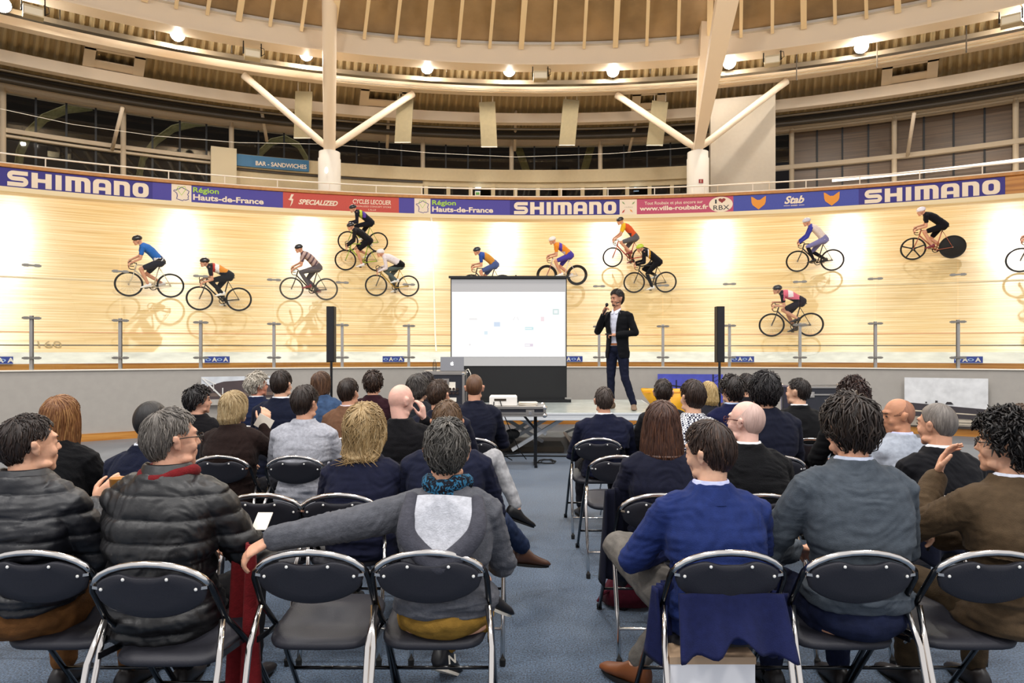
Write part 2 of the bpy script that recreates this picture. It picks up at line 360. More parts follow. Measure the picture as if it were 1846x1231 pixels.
# white start line that climbs the boards
m = MB(); pa, pb = [], []
for i in range(25):
    v = .17 + .82 * i / 24; r_, z_ = trk(v); th = thpx(776 + 9 * (1 - i / 24), r_); pa.append(P(th, r_, z_ + .006, 1)); pb.append(P(th + .0022, r_, z_ + .006, 1))
m.add(pa + pb, [(i, 25 + i, 26 + i, i + 1) for i in range(24)]); tag(m.build('finish_line', M['white']), 'thin white line painted up the boards left of the projection screen', 'line')
t = text2('160', .22); r_, z_ = trk(.2)
m = MB(); th0 = thpx(70, r_)
m.add([P(th0 + x / 17, r_ + y * .8, z_ + .012 + y * .62, 1) for x, y in t.v], t.f); tag(m.build('distance_mark', mat('faded_mark', 'a08858', .5)), 'small black number 160 painted low on the boards at far left', 'number')
# railing on the outer fence
rail = empty('handrail', P(0, 20.72, 6.45, 1), label='cream tube handrail with two rails running along the top of the banners', cat='railing')
def rel(o, root):
    o.parent = root; o.location = -Vector(root.location); return o
for z_ in (6.86, 6.62): rel(MB().sweep(octo(20.72, z_, .022), -TH, TH, 110, d=1).build('rail', M['white'], smooth=True), rail)
for px in (-140, -20, 82, 198, 304, 405, 500, 594, 678, 760, 850, 930, 1012, 1096, 1180, 1270, 1357, 1453, 1550, 1658, 1771, 1890):
    th = thpx(px, 20.72); rel(MB().tube([P(th, 20.72, 6.44, 1), P(th, 20.72, 6.86, 1)], .018, 6).build('post', M['white']), rail)
# ---------------------------------------------------------------- banners on the fence
RB = 20.43
def banner(px0, px1, label, material, name='banner', cat='banner', group=None):
    t0, t1 = thpx(px0, RB), thpx(px1, RB)
    o = MB().sweep([(RB, 5.935), (RB, 6.435), (RB - .012, 6.435), (RB - .012, 5.935)], t0, t1, max(4, int((t1 - t0) * 60)), d=1).build(name, material)
    return tag(o, label, cat, group)
RT = RB - .018
TW = techword()
def span(f, o, px0, px1, z0, z1, material, nm='lettering', h=None):
    "fit Flat f (unit height) between two pixel columns"
    t0, t1 = thpx(px0, RT), thpx(px1, RT); L = (P(t1, RT, 0) - P(t0, RT, 0)).length
    g = Flat(); g.v = [(x / f.w(), y) for x, y in f.v]; g.f = f.f
    m = MB(); m.add([P(t0 + (t1 - t0) * x, RT - .002, z0 + y * (z1 - z0), 1) for x, y in g.v], g.f); return m.build(nm, material, o)
def france(o, px0, px1):
    c = (px0 + px1) / 2; w_ = (px1 - px0) * .40
    pts = [(.55, 1), (.62, .93), (.78, .85), (.92, .78), (1.0, .72), (.95, .55), (.9, .45), (.97, .38), (.93, .2), (.98, .12), (.8, .04), (.66, .06), (.6, -.02), (.35, .05), (.2, .1), (.25, .32), (.22, .5), (.1, .62), (0, .66), (.05, .74), (.2, .74), (.24, .84), (.4, .86), (.45, .97)]
    f = Flat().stroke(pts, .045, True); span(f, o, c - w_, c + w_, 5.985, 6.36, M['banner_navy'], 'outline_emblem')
    f = Flat().stroke([(0, 0.62), (.16, .9), (.42, .8), (.5, .75), (.6, .85), (.85, .95), (1, .7), (.5, 0), (0, .62)], .06); span(f, o, c - w_ * .55, c + w_ * .62, 6.13, 6.4, M['lime'], 'heart_emblem')
def region(px0, pm, px1, where):
    o = banner(px0, pm, 'white panel with an outline map emblem, ' + where, M['cream'], 'logo_panel', 'sign'); france(o, px0, pm)
    o = banner(pm, px1, 'violet banner reading Région Hauts-de-France, ' + where, M['banner_violet'])
    a = (px1 - pm)
    span(text2('Région', 1, .035), o, pm + 3, pm + a * .30 + (3 if a < 150 else 0), 6.245, 6.385, M['lime'], 'lettering')
    span(text2('Hauts-de-France', 1, .045), o, pm + 3, pm + a * .79, 6.03, 6.185, M['cream'], 'lettering')
for a, b, c, d, lb in ((-4, 275, 12, 268, 'far left'), (919, 1117, 926, 1111, 'above the projection screen'), (1548, 1812, 1558, 1803, 'far right')):
    o = banner(a, b, 'dark blue banner with large cream letters SHIMANO, ' + lb, M['banner_navy']); span(TW, o, c, d, 5.985, 6.375, M['cream'])
banner(-300, -4, 'plain dark blue banner beyond the left frame edge', M['banner_navy'])
banner(275, 309, 'short plain violet banner right of the far left lettering', M['banner_violet'])
region(309, 345, 510, 'left of the red banner')
o = banner(510, 719, 'red banner reading SPECIALIZED and CYCLES LECOLIER', M['red'])
span(Flat().poly([(.55, 1), (1, 1.0), (.62, .68), (.9, .62), (.75, .3), (.35, 0), (.55, .35), (.62, .5), (.3, .52), (.0, .60), (.25, .62)]), o, 519, 530, 6.0, 6.38, M['cream'], 'bolt_emblem')
span(text2('SPECIALIZED', 1, .05, .35), o, 538, 609, 6.1, 6.24, M['cream']); span(text2('CYCLES LECOLIER', 1, .03, .1), o, 636, 705, 6.2, 6.33, M['cream'])
span(text2('SPECIALIZED CONCEPT STORE', 1, .0), o, 637, 705, 6.1, 6.145, M['cream']); span(text2('LILLE', 1, .0), o, 664, 678, 6.0, 6.045, M['cream'])
banner(719, 747, 'short plain violet banner right of the red banner', M['banner_violet'])
region(747, 776, 919, 'right of the red banner')
o = banner(1117, 1148, 'white banner panel with four small leaf strokes and faint roubaix lettering', M['cream'], 'logo_panel', 'sign')
gr = mat('faded_green', '8ea26c', .6)
for x0, x1, z0, z1, mm in ((1121, 1127, 6.27, 6.37, gr), (1139, 1145, 6.27, 6.37, gr), (1121, 1127, 6.0, 6.12, M['red']), (1135, 1141, 6.02, 6.12, M['orange'])):
    s_ = 1 if x0 in (1121,) else -1
    if z0 < 6.2: s_ = -s_
    span(Flat().poly([(0, 1), (.3, .4), (1, 0), (.6, .7)] if s_ > 0 else [(0, 0), (.3, .6), (1, 1), (.6, .2)]), o, x0, x1, z0, z1, mm, 'leaf_stroke')
span(text2('roubaix', 1), o, 1126, 1141, 6.17, 6.215, mat('faint_grey', 'b9ab98', .6))
o = banner(1148, 1322, 'magenta banner reading Tout Roubaix et plus encore sur www.ville-roubaix.fr', M['magenta'])
span(text2('Tout Roubaix et plus encore sur', 1, .01), o, 1162, 1267, 6.25, 6.345, M['cream']); span(text2('www.ville-roubaix.fr', 1, .045), o, 1153, 1277, 6.07, 6.2, M['cream'])
d_ = Flat().poly([(.5 + .5 * math.cos(a * PI / 16), .5 + .5 * math.sin(a * PI / 16)) for a in range(32)]); span(d_, o, 1278, 1321, 5.95, 6.425, M['cream'], 'round_badge')
RT -= .003
hs = [(16 * math.sin(t_) ** 3 / 32 + .5, (13 * math.cos(t_) - 5 * math.cos(2 * t_) - 2 * math.cos(3 * t_) - math.cos(4 * t_)) / 30 + .56) for t_ in [2 * PI * i / 28 for i in range(28)]]
span(Flat().poly(hs), o, 1295, 1308, 6.22, 6.38, M['heart'], 'heart'); span(text2('I', 1, .03), o, 1289, 1292, 6.22, 6.34, M['black'], 'lettering'); span(text2('RBX', 1, .01), o, 1286, 1315, 6.02, 6.16, M['black'], 'lettering')
o = banner(1322, 1548, 'royal blue banner with two orange pointed-ear emblems and the script word Stab', M['royal'])
fx = [(0, 1), (.1, .97), (.42, .72), (.5, .74), (.58, .72), (.92, .98), (1, 1.0), (.97, .55), (.9, .35), (.5, 0), (.1, .35), (.03, .55)]
for a, b in ((1354, 1381), (1485, 1514)): span(Flat().poly(fx), o, a, b, 5.98, 6.38, M['orange'], 'ear_emblem')
span(text2('Stab', 1, .05, .35), o, 1414, 1450, 6.12, 6.33, M['cream']); span(Flat().rect(0, 0, 1, 1), o, 1413, 1424, 6.045, 6.06, M['cream'], 'underline'); span(Flat().rect(0, 0, 1, 1), o, 1440, 1450, 6.045, 6.06, M['cream'], 'underline'); span(text2('BARBER', 1, .03), o, 1426, 1438, 6.035, 6.07, M['cream'])
# ---------------------------------------------------------------- glass fence on the infield wall
GL = glassmat('fence_glass', (.97, .985, .98), 1.25)
posts = [-110, 57, 217, 362, 494, 617, 737, 850, 965, 1080, 1195, 1315, 1442, 1578, 1727, 1890]
names = {57: 'farthest left of the posts', 217: 'left of the blue-jersey rider', 362: 'just left of the small blue sign', 494: 'below the plaid-jersey rider', 617: 'right of the left speaker', 737: 'left of the laptop case', 850: 'behind the left edge of the screen', 965: 'behind the screen', 1080: 'left of the presenter', 1195: 'right of the presenter', 1315: 'right of the right speaker', 1442: 'below the pink-jersey rider', 1578: 'left of the disc-wheel rider', 1727: 'rightmost in the photo', -110: 'outside the left frame edge', 1890: 'outside the right frame edge'}
cm_ = mat('clamp_steel', '8d8880', .4, .8)
def clampm(px, py, par):
    p = ring_at(px, py, 13.83); q = MB(); d = .13; tt = thpx(px, 13.83); a, b = P(tt - .0095, 13.83, p.z), P(tt + .0095, 13.83, p.z)
    q.bar(a, b, .05, .028); q.bar(a + (b - a) * .08, a + (b - a) * .34, .06, .045); q.bar(a + (b - a) * .66, b - (b - a) * .08, .06, .045); return q.build('clamp', cm_, par)
for i, px in enumerate(posts):
    th = thpx(px, 13.85); lb = names.get(px, 'outside the frame')
    root = MB().bar(P(th, 13.86, 1.1), P(th, 13.86, 2.16), .055, .035, up=(0, 1, 0)).build('fence_post', M['alu'])
    tag(root, 'aluminium glass-fence post on the infield wall, ' + lb, 'post', 'glass fence posts')
    s_ = F / P(th, 13.85, 0).y
    for z_ in (2.12, 1.45): clampm(px, PY0 - (z_ - EYE) * s_, root)
    if i + 1 < len(posts):
        t1 = thpx(posts[i + 1], 13.85); g = MB().sweep(rect(13.872, 13.884, 1.26, 3.25), th + .001, t1 - .001, 6).build('glass_panel', GL)
        tag(g, 'clear glass fence panel, its left post ' + lb, 'glass panel', 'glass fence panels')
        clampm(px, PY0 - (3.0 - EYE) * s_, g)
# small blue boards at the foot of the track
sb = mat('small_blue', '2b3f94', .5)
for px, w_, lb in ((2, 42, 'at the far left frame edge'), (391, 45, 'below the second rider from the left'), (709, 39, 'left of the laptop'), (1030, 40, 'just right of the projection screen'), (1339, 41, 'right of the right speaker'), (1746, 52, 'near the right frame edge')):
    t0, t1 = thpx(px - w_ / 2, 14.42), thpx(px + w_ / 2, 14.42)
    o = MB().sweep(rect(14.385, 14.40, 1.35, 1.475), t0, t1, 4).build('track_board', sb); tag(o, 'small blue board at the track foot, ' + lb, 'sign', 'small blue track boards')
    for q in (.27, .72):
        tm = t0 + (t1 - t0) * q
        bend(text2('A', 1, .06), 'lettering', M['white'], o, tm + .0005, 1.375, .08, .075, 14.38); bend(Flat().stroke(arc2(.5, .5, .42, .42, 0, 336, 14), .2, True), 'ring_mark', M['teal'], o, tm - .0075, 1.385, .095, .05, 14.38)
# ---------------------------------------------------------------- roof rings, deck, skylight
def ring(name, prof, m_, lab=None, cat='beam', n=120, smooth=False, t0=-TH, t1=TH):
    o = MB().sweep(prof, t0, t1, n).build(name, m_, smooth=smooth)
    return tag(o, lab, cat) if lab else struct(o)
ring('trim_9', rect(20.5, 20.95, 10.80, 11.42), M['steel']); ring('trim_10', rect(20.44, 21.0, 10.77, 10.82), M['steel'])
ring('trim_11', rect(22.8, 23.1, 10.80, 11.12), M['steel']); ring('trim_12', rect(25.2, 25.5, 10.60, 10.97), M['steel']); ring('trim_13', rect(27.45, 27.8, 10.45, 10.98), M['steeld'])
m = MB(); n = 900; rows = [(20.6, 11.36), (24, 11.22), (28.2, 11.04)]; vs = []; uvs = []
for i in range(n + 1):
    th = -TH + 2 * TH * i / n; dz = (0, .0, .09, .09)[i % 4]
    for r_, z_ in rows: vs.append(P(th, r_, z_ + dz)); uvs.append((i, r_))
m.add(vs, [(i * 3 + j, i * 3 + j + 1, i * 3 + j + 4, i * 3 + j + 3) for i in range(n) for j in range(2)], 0, uvs); struct(m.build('ceiling', M['deck']))
struct(MB().sweep([(20.6, 11.5), (28.2, 11.2)], -TH, TH, 60, closed=False).build('ceiling_backing', M['dark']))
struct(MB().sweep([(20.45, 11.46), (15, 12.75), (9, 14.1)], -TH, TH, 90, closed=False).build('ceiling_skylight', mat('skylight_glass', '9c8361', .25, .1, var=.25, vscale=.6)))
pr = mat('purlin_cream', 'f3e0bc', .5)
pl = empty('skylight_frame', P(0, 20.4, 11.46), label='row of cream radial bars dividing the skylight panels overhead', cat='roof frame')
i0 = 940 - 56.5 * 16
for i in range(34):
    th = thpx(i0 + 56.5 * i, 20.3); wd = .19 if i % 3 == 1 else .11
    rel(MB().bar(P(th, 20.44, 11.30), P(th, 12.5, 13.25), wd, .12).build('bar', pr), pl)
struct(MB().sweep(rect(20.38, 20.5, 11.38, 11.46), -TH, TH, 90).build('trim_14', mat('silver_flashing', 'd8d4cc', .3, .7)))
# cable trays, pipes, conduits
tag(MB().sweep(rect(21.75, 21.95, 10.68, 10.82), -TH, TH, 90).build('cable_tray', mat('galvanised', '8e8576', .35, .8)), 'long galvanised cable tray under the roof deck, just below the bright spots', 'cable tray')
for r_, z_, q, l_ in ((26.0, 10.62, .05, 'upper thin pipe running round the hall behind the third ring beam'), (26.3, 10.42, .11, 'dark duct running round the hall above the glazing'), (26.6, 10.72, .14, 'thick dark duct running behind the third ring beam')):
    tag(MB().sweep(octo(r_, z_, q), -TH, TH, 90).build('pipe', M['pipe'] if q < .1 else M['dark'], smooth=True), l_, 'pipe')
m = MB(); m.sweep(octo(22.6, 10.78, .03, n=6), thpx(594, 22.6), TH, 60); m.sweep(octo(22.6, 10.86, .02, n=6), thpx(594, 22.6), TH, 60); tag(m.build('conduit', M['white'], smooth=True), 'pair of bright white conduits along the second ring beam', 'conduit')
def drop_rod(px, y0, y1, r_, par=None):
    a, b = ring_at(px, y0, r_), ring_at(px, y1, r_); return MB().tube([a, b], .02, 6).build('hanger_rod', M['dark'])
for i, (px, a, b) in enumerate(((108, 5, 35), (279, 44, 72), (418, 72, 96), (680, 105, 128), (805, 115, 130), (1050, 117, 137), (1172, 110, 133), (1436, 84, 145), (1581, 60, 122), (1742, 30, 95))):
    tag(drop_rod(px, a, b, 21.4), 'thin dark hanger rod below the first ring beam, number %s from the left' % ('one two three four five six seven eight nine ten'.split()[i]), 'rod', 'hanger rods')
# transverse roof trusses seen between the second and third beams
for i, (xa, xb) in enumerate(((152, 262), (650, 740), (1140, 1200), (1590, 1692))):
    ta, tb = thpx(xa, 24), thpx(xb, 24); g = MB()
    g.sweep(rect(23.1, 25.2, 10.98, 11.06), ta, ta + .012, 1); g.sweep(rect(23.1, 25.2, 10.98, 11.06), tb - .012, tb, 1); g.sweep(rect(23.6, 23.75, 10.98, 11.08), ta, tb, 6); g.sweep(rect(24.6, 25.3, 11.0, 11.04), ta, tb, 6)
    tag(g.build('roof_truss', M['steel']), 'cream bracing frame between the ring beams, ' + ('far left', 'right of the left column', 'left of the right column', 'far right')[i], 'roof brace', 'roof braces')
# hanging acoustic slabs
slab = mat('slab_felt', '8d8062', .8, var=.05)
for i, (xa, ya, xb, yb, lb) in enumerate(((548, 165, 545, 249, 'just left of the left column'), (731, 175, 726, 257, 'second from the left'), (878, 184, 882, 265, 'middle one, left of centre'), (1030, 180, 1022, 262, 'right of centre'), (1190, 183, 1180, 262, 'just left of the right column'))):
    a, b = ring_at(xa, ya, 23.4), ring_at(xb, yb, 23.4); w_ = .345
    s_ = MB().bar(a, b, w_ * 2, .05, up=(0, 1, 0)).build('hanging_slab', slab); tag(s_, 'long beige acoustic slab hanging from the roof, ' + lb, 'acoustic slab', 'hanging slabs')
    for q in (-.24, .24): MB().tube([a + Vector((q, 0, 0)), a + Vector((q, 0, .40))], .012, 6).build('wire', M['white'], s_)
    MB().bar(b + Vector((-w_, 0, 0)), b + Vector((w_, 0, 0)), .06, .03).build('edge_strip', M['white'], s_)
for i, (xa, ya, xb, yb) in enumerate(((221, 194, 202, 270), (466, 166, 481, 254), (701, 192, 698, 266), (930, 195, 928, 271), (1152, 196, 1134, 273), (1380, 196, 1375, 236), (1648, 204, 1636, 280))):
    tag(MB().tube([ring_at(xa, ya, 25.6), ring_at(xb, yb, 27.3)], .075, 10).build('roof_prop', M['steel'], smooth=True), 'short slanted cream tube propping the roof edge, number %s from the left' % ('one two three four five six seven'.split()[i]), 'prop', 'slanted roof props')
# columns with their struts
def column(px, lab, arms, struts, base_w=36):
    bt = ring_at(px, 275, 22.0); ZF = P(0, 22, 5.9).z; root = empty('column', (bt.x, bt.y, ZF), label=lab, cat='column', group='main hall columns')
    rel(MB().lathe([(.425, ZF), (.425, bt.z - .26), (.40, bt.z - .23), (.40, bt.z), (.35, bt.z), (.35, bt.z + .02)], (bt.x, bt.y, 0), 32).build('base', M['colw'], smooth='auto'), root)
    nd = bt + Vector((0, 0, .12)); rel(MB().lathe([(.15, bt.z), (.15, bt.z + .4)], (bt.x, bt.y, 0), 16).build('joint', M['alu'], smooth='auto'), root)
    for q in arms:
        p, w0, w1, kind = q
        if kind == 'tube': o = MB().tube([nd, nd + (p - nd) * .5, p], [w0, (w0 + w1) / 2, w1], 20).build('arm', M['steel'], smooth='auto')
        else:
            t = (p - nd).normalized(); x = Vector((1, 0, 0)); x = (x - t * x.dot(t)).normalized(); y = t.cross(x); rg = []
            for c_, w_, d_ in ((nd, w0, .18), (p, w1, .3)): rg.append([c_ + x * i * w_ / 2 + y * j * d_ / 2 for i, j in ((-1, -1), (1, -1), (1, 1), (-1, 1))])
            o = MB().loft(rg).build('arm', M['steel'])
        rel(o, root)
    for p in struts: rel(MB().tube([nd, nd + (p - nd) * .12, nd + (p - nd) * .9, p], [.08, .14, .13, .15], 12).build('strut', M['steel'], smooth=True), root)
    return root, bt
c1, b1 = column(594, 'white round concrete column with steel tree struts, left of the projection screen', [(at(594, -90, 20.5), .225, .25, 'tube')], [ring_at(440, 136, 22.85), ring_at(744, 169, 22.85)])
rel(MB().ell((b1.x, b1.y - .43, ring_at(594, 307, 21.65).z), (.06, .05, .12), 10, 8).build('wall_lamp', emitmat('small_lamp_glow', 'fff8ee', 3), None, True), c1)
c2, b2 = column(1258, 'white round concrete column with V-shaped steel arms, right of the projection screen', [(at(1322, -60, 19.5), .34, .73, 'box'), (at(1280, -60, 22.6), .24, .47, 'box')], [ring_at(1112, 171, 22.85), ring_at(1418, 146, 22.85)])
g = rel(MB().box((b2.x, b2.y - .43, ring_at(1258, 327, 21.65).z), (.17, .02, .15)).build('notice', M['heart']), c2)
rel(MB().box((b2.x - .01, b2.y - .445, ring_at(1258, 327, 21.65).z), (.02, .01, .1)).build('notice_mark', M['white']), c2)
# bright spots and floodlight boxes
bulb = emitmat('spot_bulb', 'fffdf6', 60)
for i, (px, py) in enumerate(((320, 62), (552, 98), (770, 122), (918, 127), (1105, 128), (1315, 113), (1553, 84), (4, 8), (1856, 26))):
    p = ring_at(px, py, 21.35); f_ = Vector((CX - p.x, CY - p.y, 0)).normalized(); root = empty('spotlight', p, label='glaring round track spotlight under the roof, ' + ('above the blue-jersey rider|just left of the left column|left of the screen centre|above the screen|left of the right column|touching the right column|far right above the blue banner|at the top left corner|upper right edge'.split('|')[i]), cat='spotlight', group='track spotlights')
    ax = (f_ * .75 + Vector((0, 0, -.66))).normalized(); q = ax.to_track_quat('Z', 'Y').to_matrix()
    rel(MB().lathe([(.05, -.3), (.18, -.2), (.24, 0), (.25, .02)], p, 18, rot=q).build('housing', M['blackmetal'], smooth='auto'), root)
    rel(MB().ell(p + ax * .02, (.23, .23, .08), 16, 8, rot=q).build('bulb', bulb, smooth=True), root)
    rel(MB().tube([p - ax * .1, p - ax * .1 + Vector((0, 0, .5))], .02, 6).build('stem', M['dark']), root)
    if 0 <= i < 7 or True:
        lamp('spotlight_glow', 'POINT', p + ax * .30, 190, (1, .96, .89), .10); lamp('spotlight_beam', 'SPOT', p + ax * .12, 620, (1, .95, .86), .10, p + (f_ * .75 + Vector((0, 0, -.66))) * 8, 2.0, 1.0)
for i, (px, py, lb) in enumerate(((60, 17, 'top left corner'), (455, 93, 'left of the left column'), (974, 132, 'above the projection screen'), (1392, 104, 'right of the right column'), (1822, 32, 'top right corner'))):
    p = ring_at(px, py + 6, 20.6); root = empty('floodlight', p, label='boxy grey floodlight on a black bracket, ' + lb, cat='floodlight', group='floodlights')
    f_ = Vector((CX - p.x, CY - p.y, 0)).normalized(); rz = math.atan2(f_.y, f_.x) + PI / 2; q = Matrix.Rotation(rz, 3, 'Z')
    rel(MB().box(p, (.52, .34, .3), rot=q).build('housing', mat('lamp_grey', 'c9bb9c', .4, .4)), root)
    rel(MB().box(p + q @ Vector((0, -.175, -.02)), (.46, .02, .2), rot=q).build('lens', mat('lens', 'e8dfca', .2)), root)
    a = [p + q @ Vector((x, 0, z)) for x, z in ((-.29, 0), (-.29, .5), (.29, .5), (.29, 0))]; rel(MB().tube(a, .028, 6).build('bracket', M['blackmetal']), root)
    rel(MB().tube([p + q @ Vector((x, 0, z)) for x, z in ((.25, .3), (.38, .28), (.4, .1), (.3, .02))], .012, 6).build('cable', M['blackmetal']), root)
for px, py, lb in ((100, 161, 'at the upper left'), (972, 243, 'above the screen'), (1778, 171, 'at the upper right')):
    p = ring_at(px, py, 26.1); th = thpx(px, 26.1); a, b = P(th - .02, 26.1, p.z), P(th + .02, 26.1, p.z)
    root = MB().tube([a, b], .07, 10).build('strip_light', emitmat('tube_glow', 'fff7d8', 14), smooth=True); tag(root, 'glowing tube light beside the dark duct ' + lb, 'strip light', 'tube lights')
# ---------------------------------------------------------------- concourse: floor, fascia, low windows, glazing
struct(MB().sweep(rect(20.6, 28.2, 5.75, 5.9), -TH, TH, 60).build('floor_concourse', M['render']))
tL, tR = thpx(381, 27.3), thpx(1242, 27.3)
struct(MB().sweep(rect(27.2, 27.6, 8.8, 9.32), tL, tR, 60).build('wall_fascia', M['render']))
struct(MB().sweep(rect(27.4, 27.6, 5.9, 8.8), tL, thpx(762, 27.4), 40).build('wall_bar', M['render']))
struct(MB().sweep(rect(27.3, 27.4, 8.72, 8.8), thpx(426, 27.3), thpx(762, 27.3), 20).build('trim_59', M['dark']))
struct(MB().sweep(rect(26.9, 27.4, 5.9, 9.42), tL - .001, thpx(426, 27.2), 6).build('wall_bar_end', mat('render_light', 'd3c3a2', .7)))
sg = MB().sweep(rect(27.08, 27.15, 8.83, 9.28), thpx(425, 27.1), thpx(557, 27.1), 10).build('bar_sign', M['sign']); tag(sg, 'blue sign reading BAR - SANDWICHES above the bar wall', 'sign')
bend(text2('BAR - SANDWICHES', 1, .03), 'lettering', M['cream'], sg, thpx(461, 27.05), 8.98, .145, .16, 27.05)
t0 = thpx(762, 27.4); nwin = 12; gl2 = glassmat('dark_window', (.35, .33, .3), 1.5)
xs = [768 + 40.3 * i for i in range(nwin + 1)]
for i, px in enumerate(xs):
    struct(MB().sweep(rect(27.35, 27.55, 5.9, 8.8), thpx(px - 3.5, 27.4), thpx(px + 3.5, 27.4), 1).build('trim_%d' % (20 + i), M['render']))
    if i < nwin: struct(MB().sweep(rect(27.45, 27.47, 5.9, 8.62), thpx(px + 3.5, 27.4), thpx(px + 36.8, 27.4), 2).build('window_%d' % (1 + i), gl2))
struct(MB().sweep(rect(27.38, 27.55, 8.6, 8.8), t0, tR, 30).build('trim_34', M['render']))
struct(MB().sweep(rect(31.0, 31.2, 5.5, 9.0), t0 - .05, tR + .05, 30).build('wall_back', mat('corridor_wall', '5a4a3a', .8, var=.4, vscale=.7)))
p = ring_at(861, 349, 27.3); sg = MB().box(p, (.26, .03, .22)).build('exit_sign', M['cream']); tag(sg, 'small framed green exit sign hanging in the low windows', 'sign'); MB().box(p - Vector((0, .02, 0)), (.18, .02, .13)).build('sign_face', mat('exit_green', '4f8a2e', .5), sg)
for px, lb in ((862, 'above the green exit sign'), (1148, 'left of the right column')):
    p = ring_at(px, 339, 27.2); tag(MB().box(p, (.26, .06, .05)).build('small_lamp', emitmat('corridor_lamp', 'cfe8ff', 6)), 'tiny bright lamp behind the low windows ' + lb, 'lamp', 'corridor lamps')
gln = glassmat('night_glass', (.7, .68, .62), 1.5); brn = mat('blind_slats', '5a4633', .35, .1, var=.35, vscale=2.5, stretch=(.15, .15, 6))
mull = [-160, 5, 222, 417, 600, 762, 922, 1082, 1250, 1427, 1612, 1831, 2040]
for i, px in enumerate(mull):
    zb = 9.3 if 400 < px < 1260 else 5.9
    th = thpx(px, 27.6); struct(MB().tube([P(th, 27.5, zb), P(th, 27.5, 10.6)], .11, 12).build('trim_%d' % (40 + i), M['steeld'], smooth='auto'))
    if i + 1 < len(mull):
        zb = 9.3 if 380 < px < 1260 else 5.9; ta, tb = th, thpx(mull[i + 1], 27.6)
        struct(MB().sweep(rect(27.64, 27.66, zb, 10.5), ta, tb, 4).build('window_%d' % (20 + i), gln if px < 1400 else brn))
        for q in (.25, .5, .75): struct(MB().sweep(rect(27.6, 27.64, zb, 10.5), ta + (tb - ta) * q, ta + (tb - ta) * q + .0022, 1).build('trim_%d' % (60 + i * 3 + int(q * 4)), M['black']))
struct(MB().sweep(rect(27.45, 27.6, 9.05, 9.2), -TH, tL, 20).build('trim_56', M['steeld'])); struct(MB().sweep(rect(27.45, 27.6, 8.9, 8.98), -TH, tL, 20).build('trim_57', M['steeld']))
struct(MB().sweep(rect(27.4, 27.6, 8.95, 9.12), thpx(1398, 27.5), TH, 20).build('trim_58', M['steeld']))
brt = emitmat('reflection_glow', 'fff4e4', 1.8)  # lamp reflections in the right glazing, drawn as glowing tubes
tag(MB().sweep(octo(27.2, 8.3, .06, n=6), thpx(1500, 27.2), TH, 20).build('reflection_line', brt), 'upper lamp reflection, a painted glowing white line along the right blinds', 'rail'); tag(MB().sweep(octo(27.2, 7.7, .06, n=6), thpx(1450, 27.2), TH, 20).build('reflection_line', brt), 'lower lamp reflection, a painted glowing white line along the right blinds', 'rail')
struct(MB().sweep([(33, 4), (33, 13)], -TH - .1, TH + .1, 40, closed=False).build('wall_night', M['night']))
ar = mat('outer_arch', 'a09c70', .7, var=.2)
for i, pts in enumerate((((30, 330), (36, 275), (52, 240), (80, 213), (120, 197), (165, 192)), ((248, 330), (258, 285), (280, 255), (312, 232), (352, 222), (400, 220)), ((463, 300), (470, 275), (490, 256), (515, 250), (538, 262), (552, 285), (556, 305)))):
    tag(MB().tube([ring_at(x, y, 30 - .02 * k) for k, (x, y) in enumerate(pts)], .40, 8, flat=.3).build('outer_arch', ar, smooth=True), 'dim greenish arch outside the dark glazing, ' + ('farthest left', 'between the left windows', 'above the blue bar sign')[i], 'arch', 'arches outside')
for xa, ya, xb, yb, lb in ((1330 / 1, 0, 0, 0, ''),)[:0]: pass
for xa, xb, lb in ((933, 950, 'left one above the screen'), (1066, 1052, 'right one above the screen')):
    tag(MB().bar(ring_at(xa, 262, 28.4), ring_at(xb, 312, 28.4), .38, .1, up=(0, 1, 0)).build('outer_prop', ar), 'slanted pale prop outside the dark glazing, ' + lb, 'prop', 'props outside')
zt = ring_at(1340, 245, 23.2).z
bx = MB().sweep(rect(23.2, 24.6, 5.9, zt), thpx(1281, 23.2), thpx(1398, 23.2), 6).build('kiosk', mat('kiosk_panel', 'a99e8e', .6, var=.02)); tag(bx, 'tall plain off-white kiosk box on the concourse right of the right column', 'kiosk')
fr = MB(); ta, tb = thpx(1293, 23.18), thpx(1386, 23.18); fr.sweep(rect(23.18, 23.2, 7.45, 7.48), ta, tb, 4)
for t_ in (ta, tb): fr.sweep(rect(23.18, 23.2, 5.9, 7.48), t_, t_ + .0012, 1)
fr.build('door_outline', M['steeld'], bx)
wire = MB().tube([ring_at(x, y, 24.5 if 0 else 22.3) for x, y in ((0, 196), (130, 224), (280, 245), (430, 257), (590, 260))], .008, 5).build('cable', M['white']); tag(wire, 'thin pale cable sagging across the left glazing to the left column', 'cable')
wire = MB().tube([ring_at(x, y, 22.3) for x, y in ((600, 261), (780, 276), (930, 283), (1100, 277), (1255, 265))], .008, 5).build('cable', M['white']); tag(wire, 'thin pale cable sagging between the two columns', 'cable')
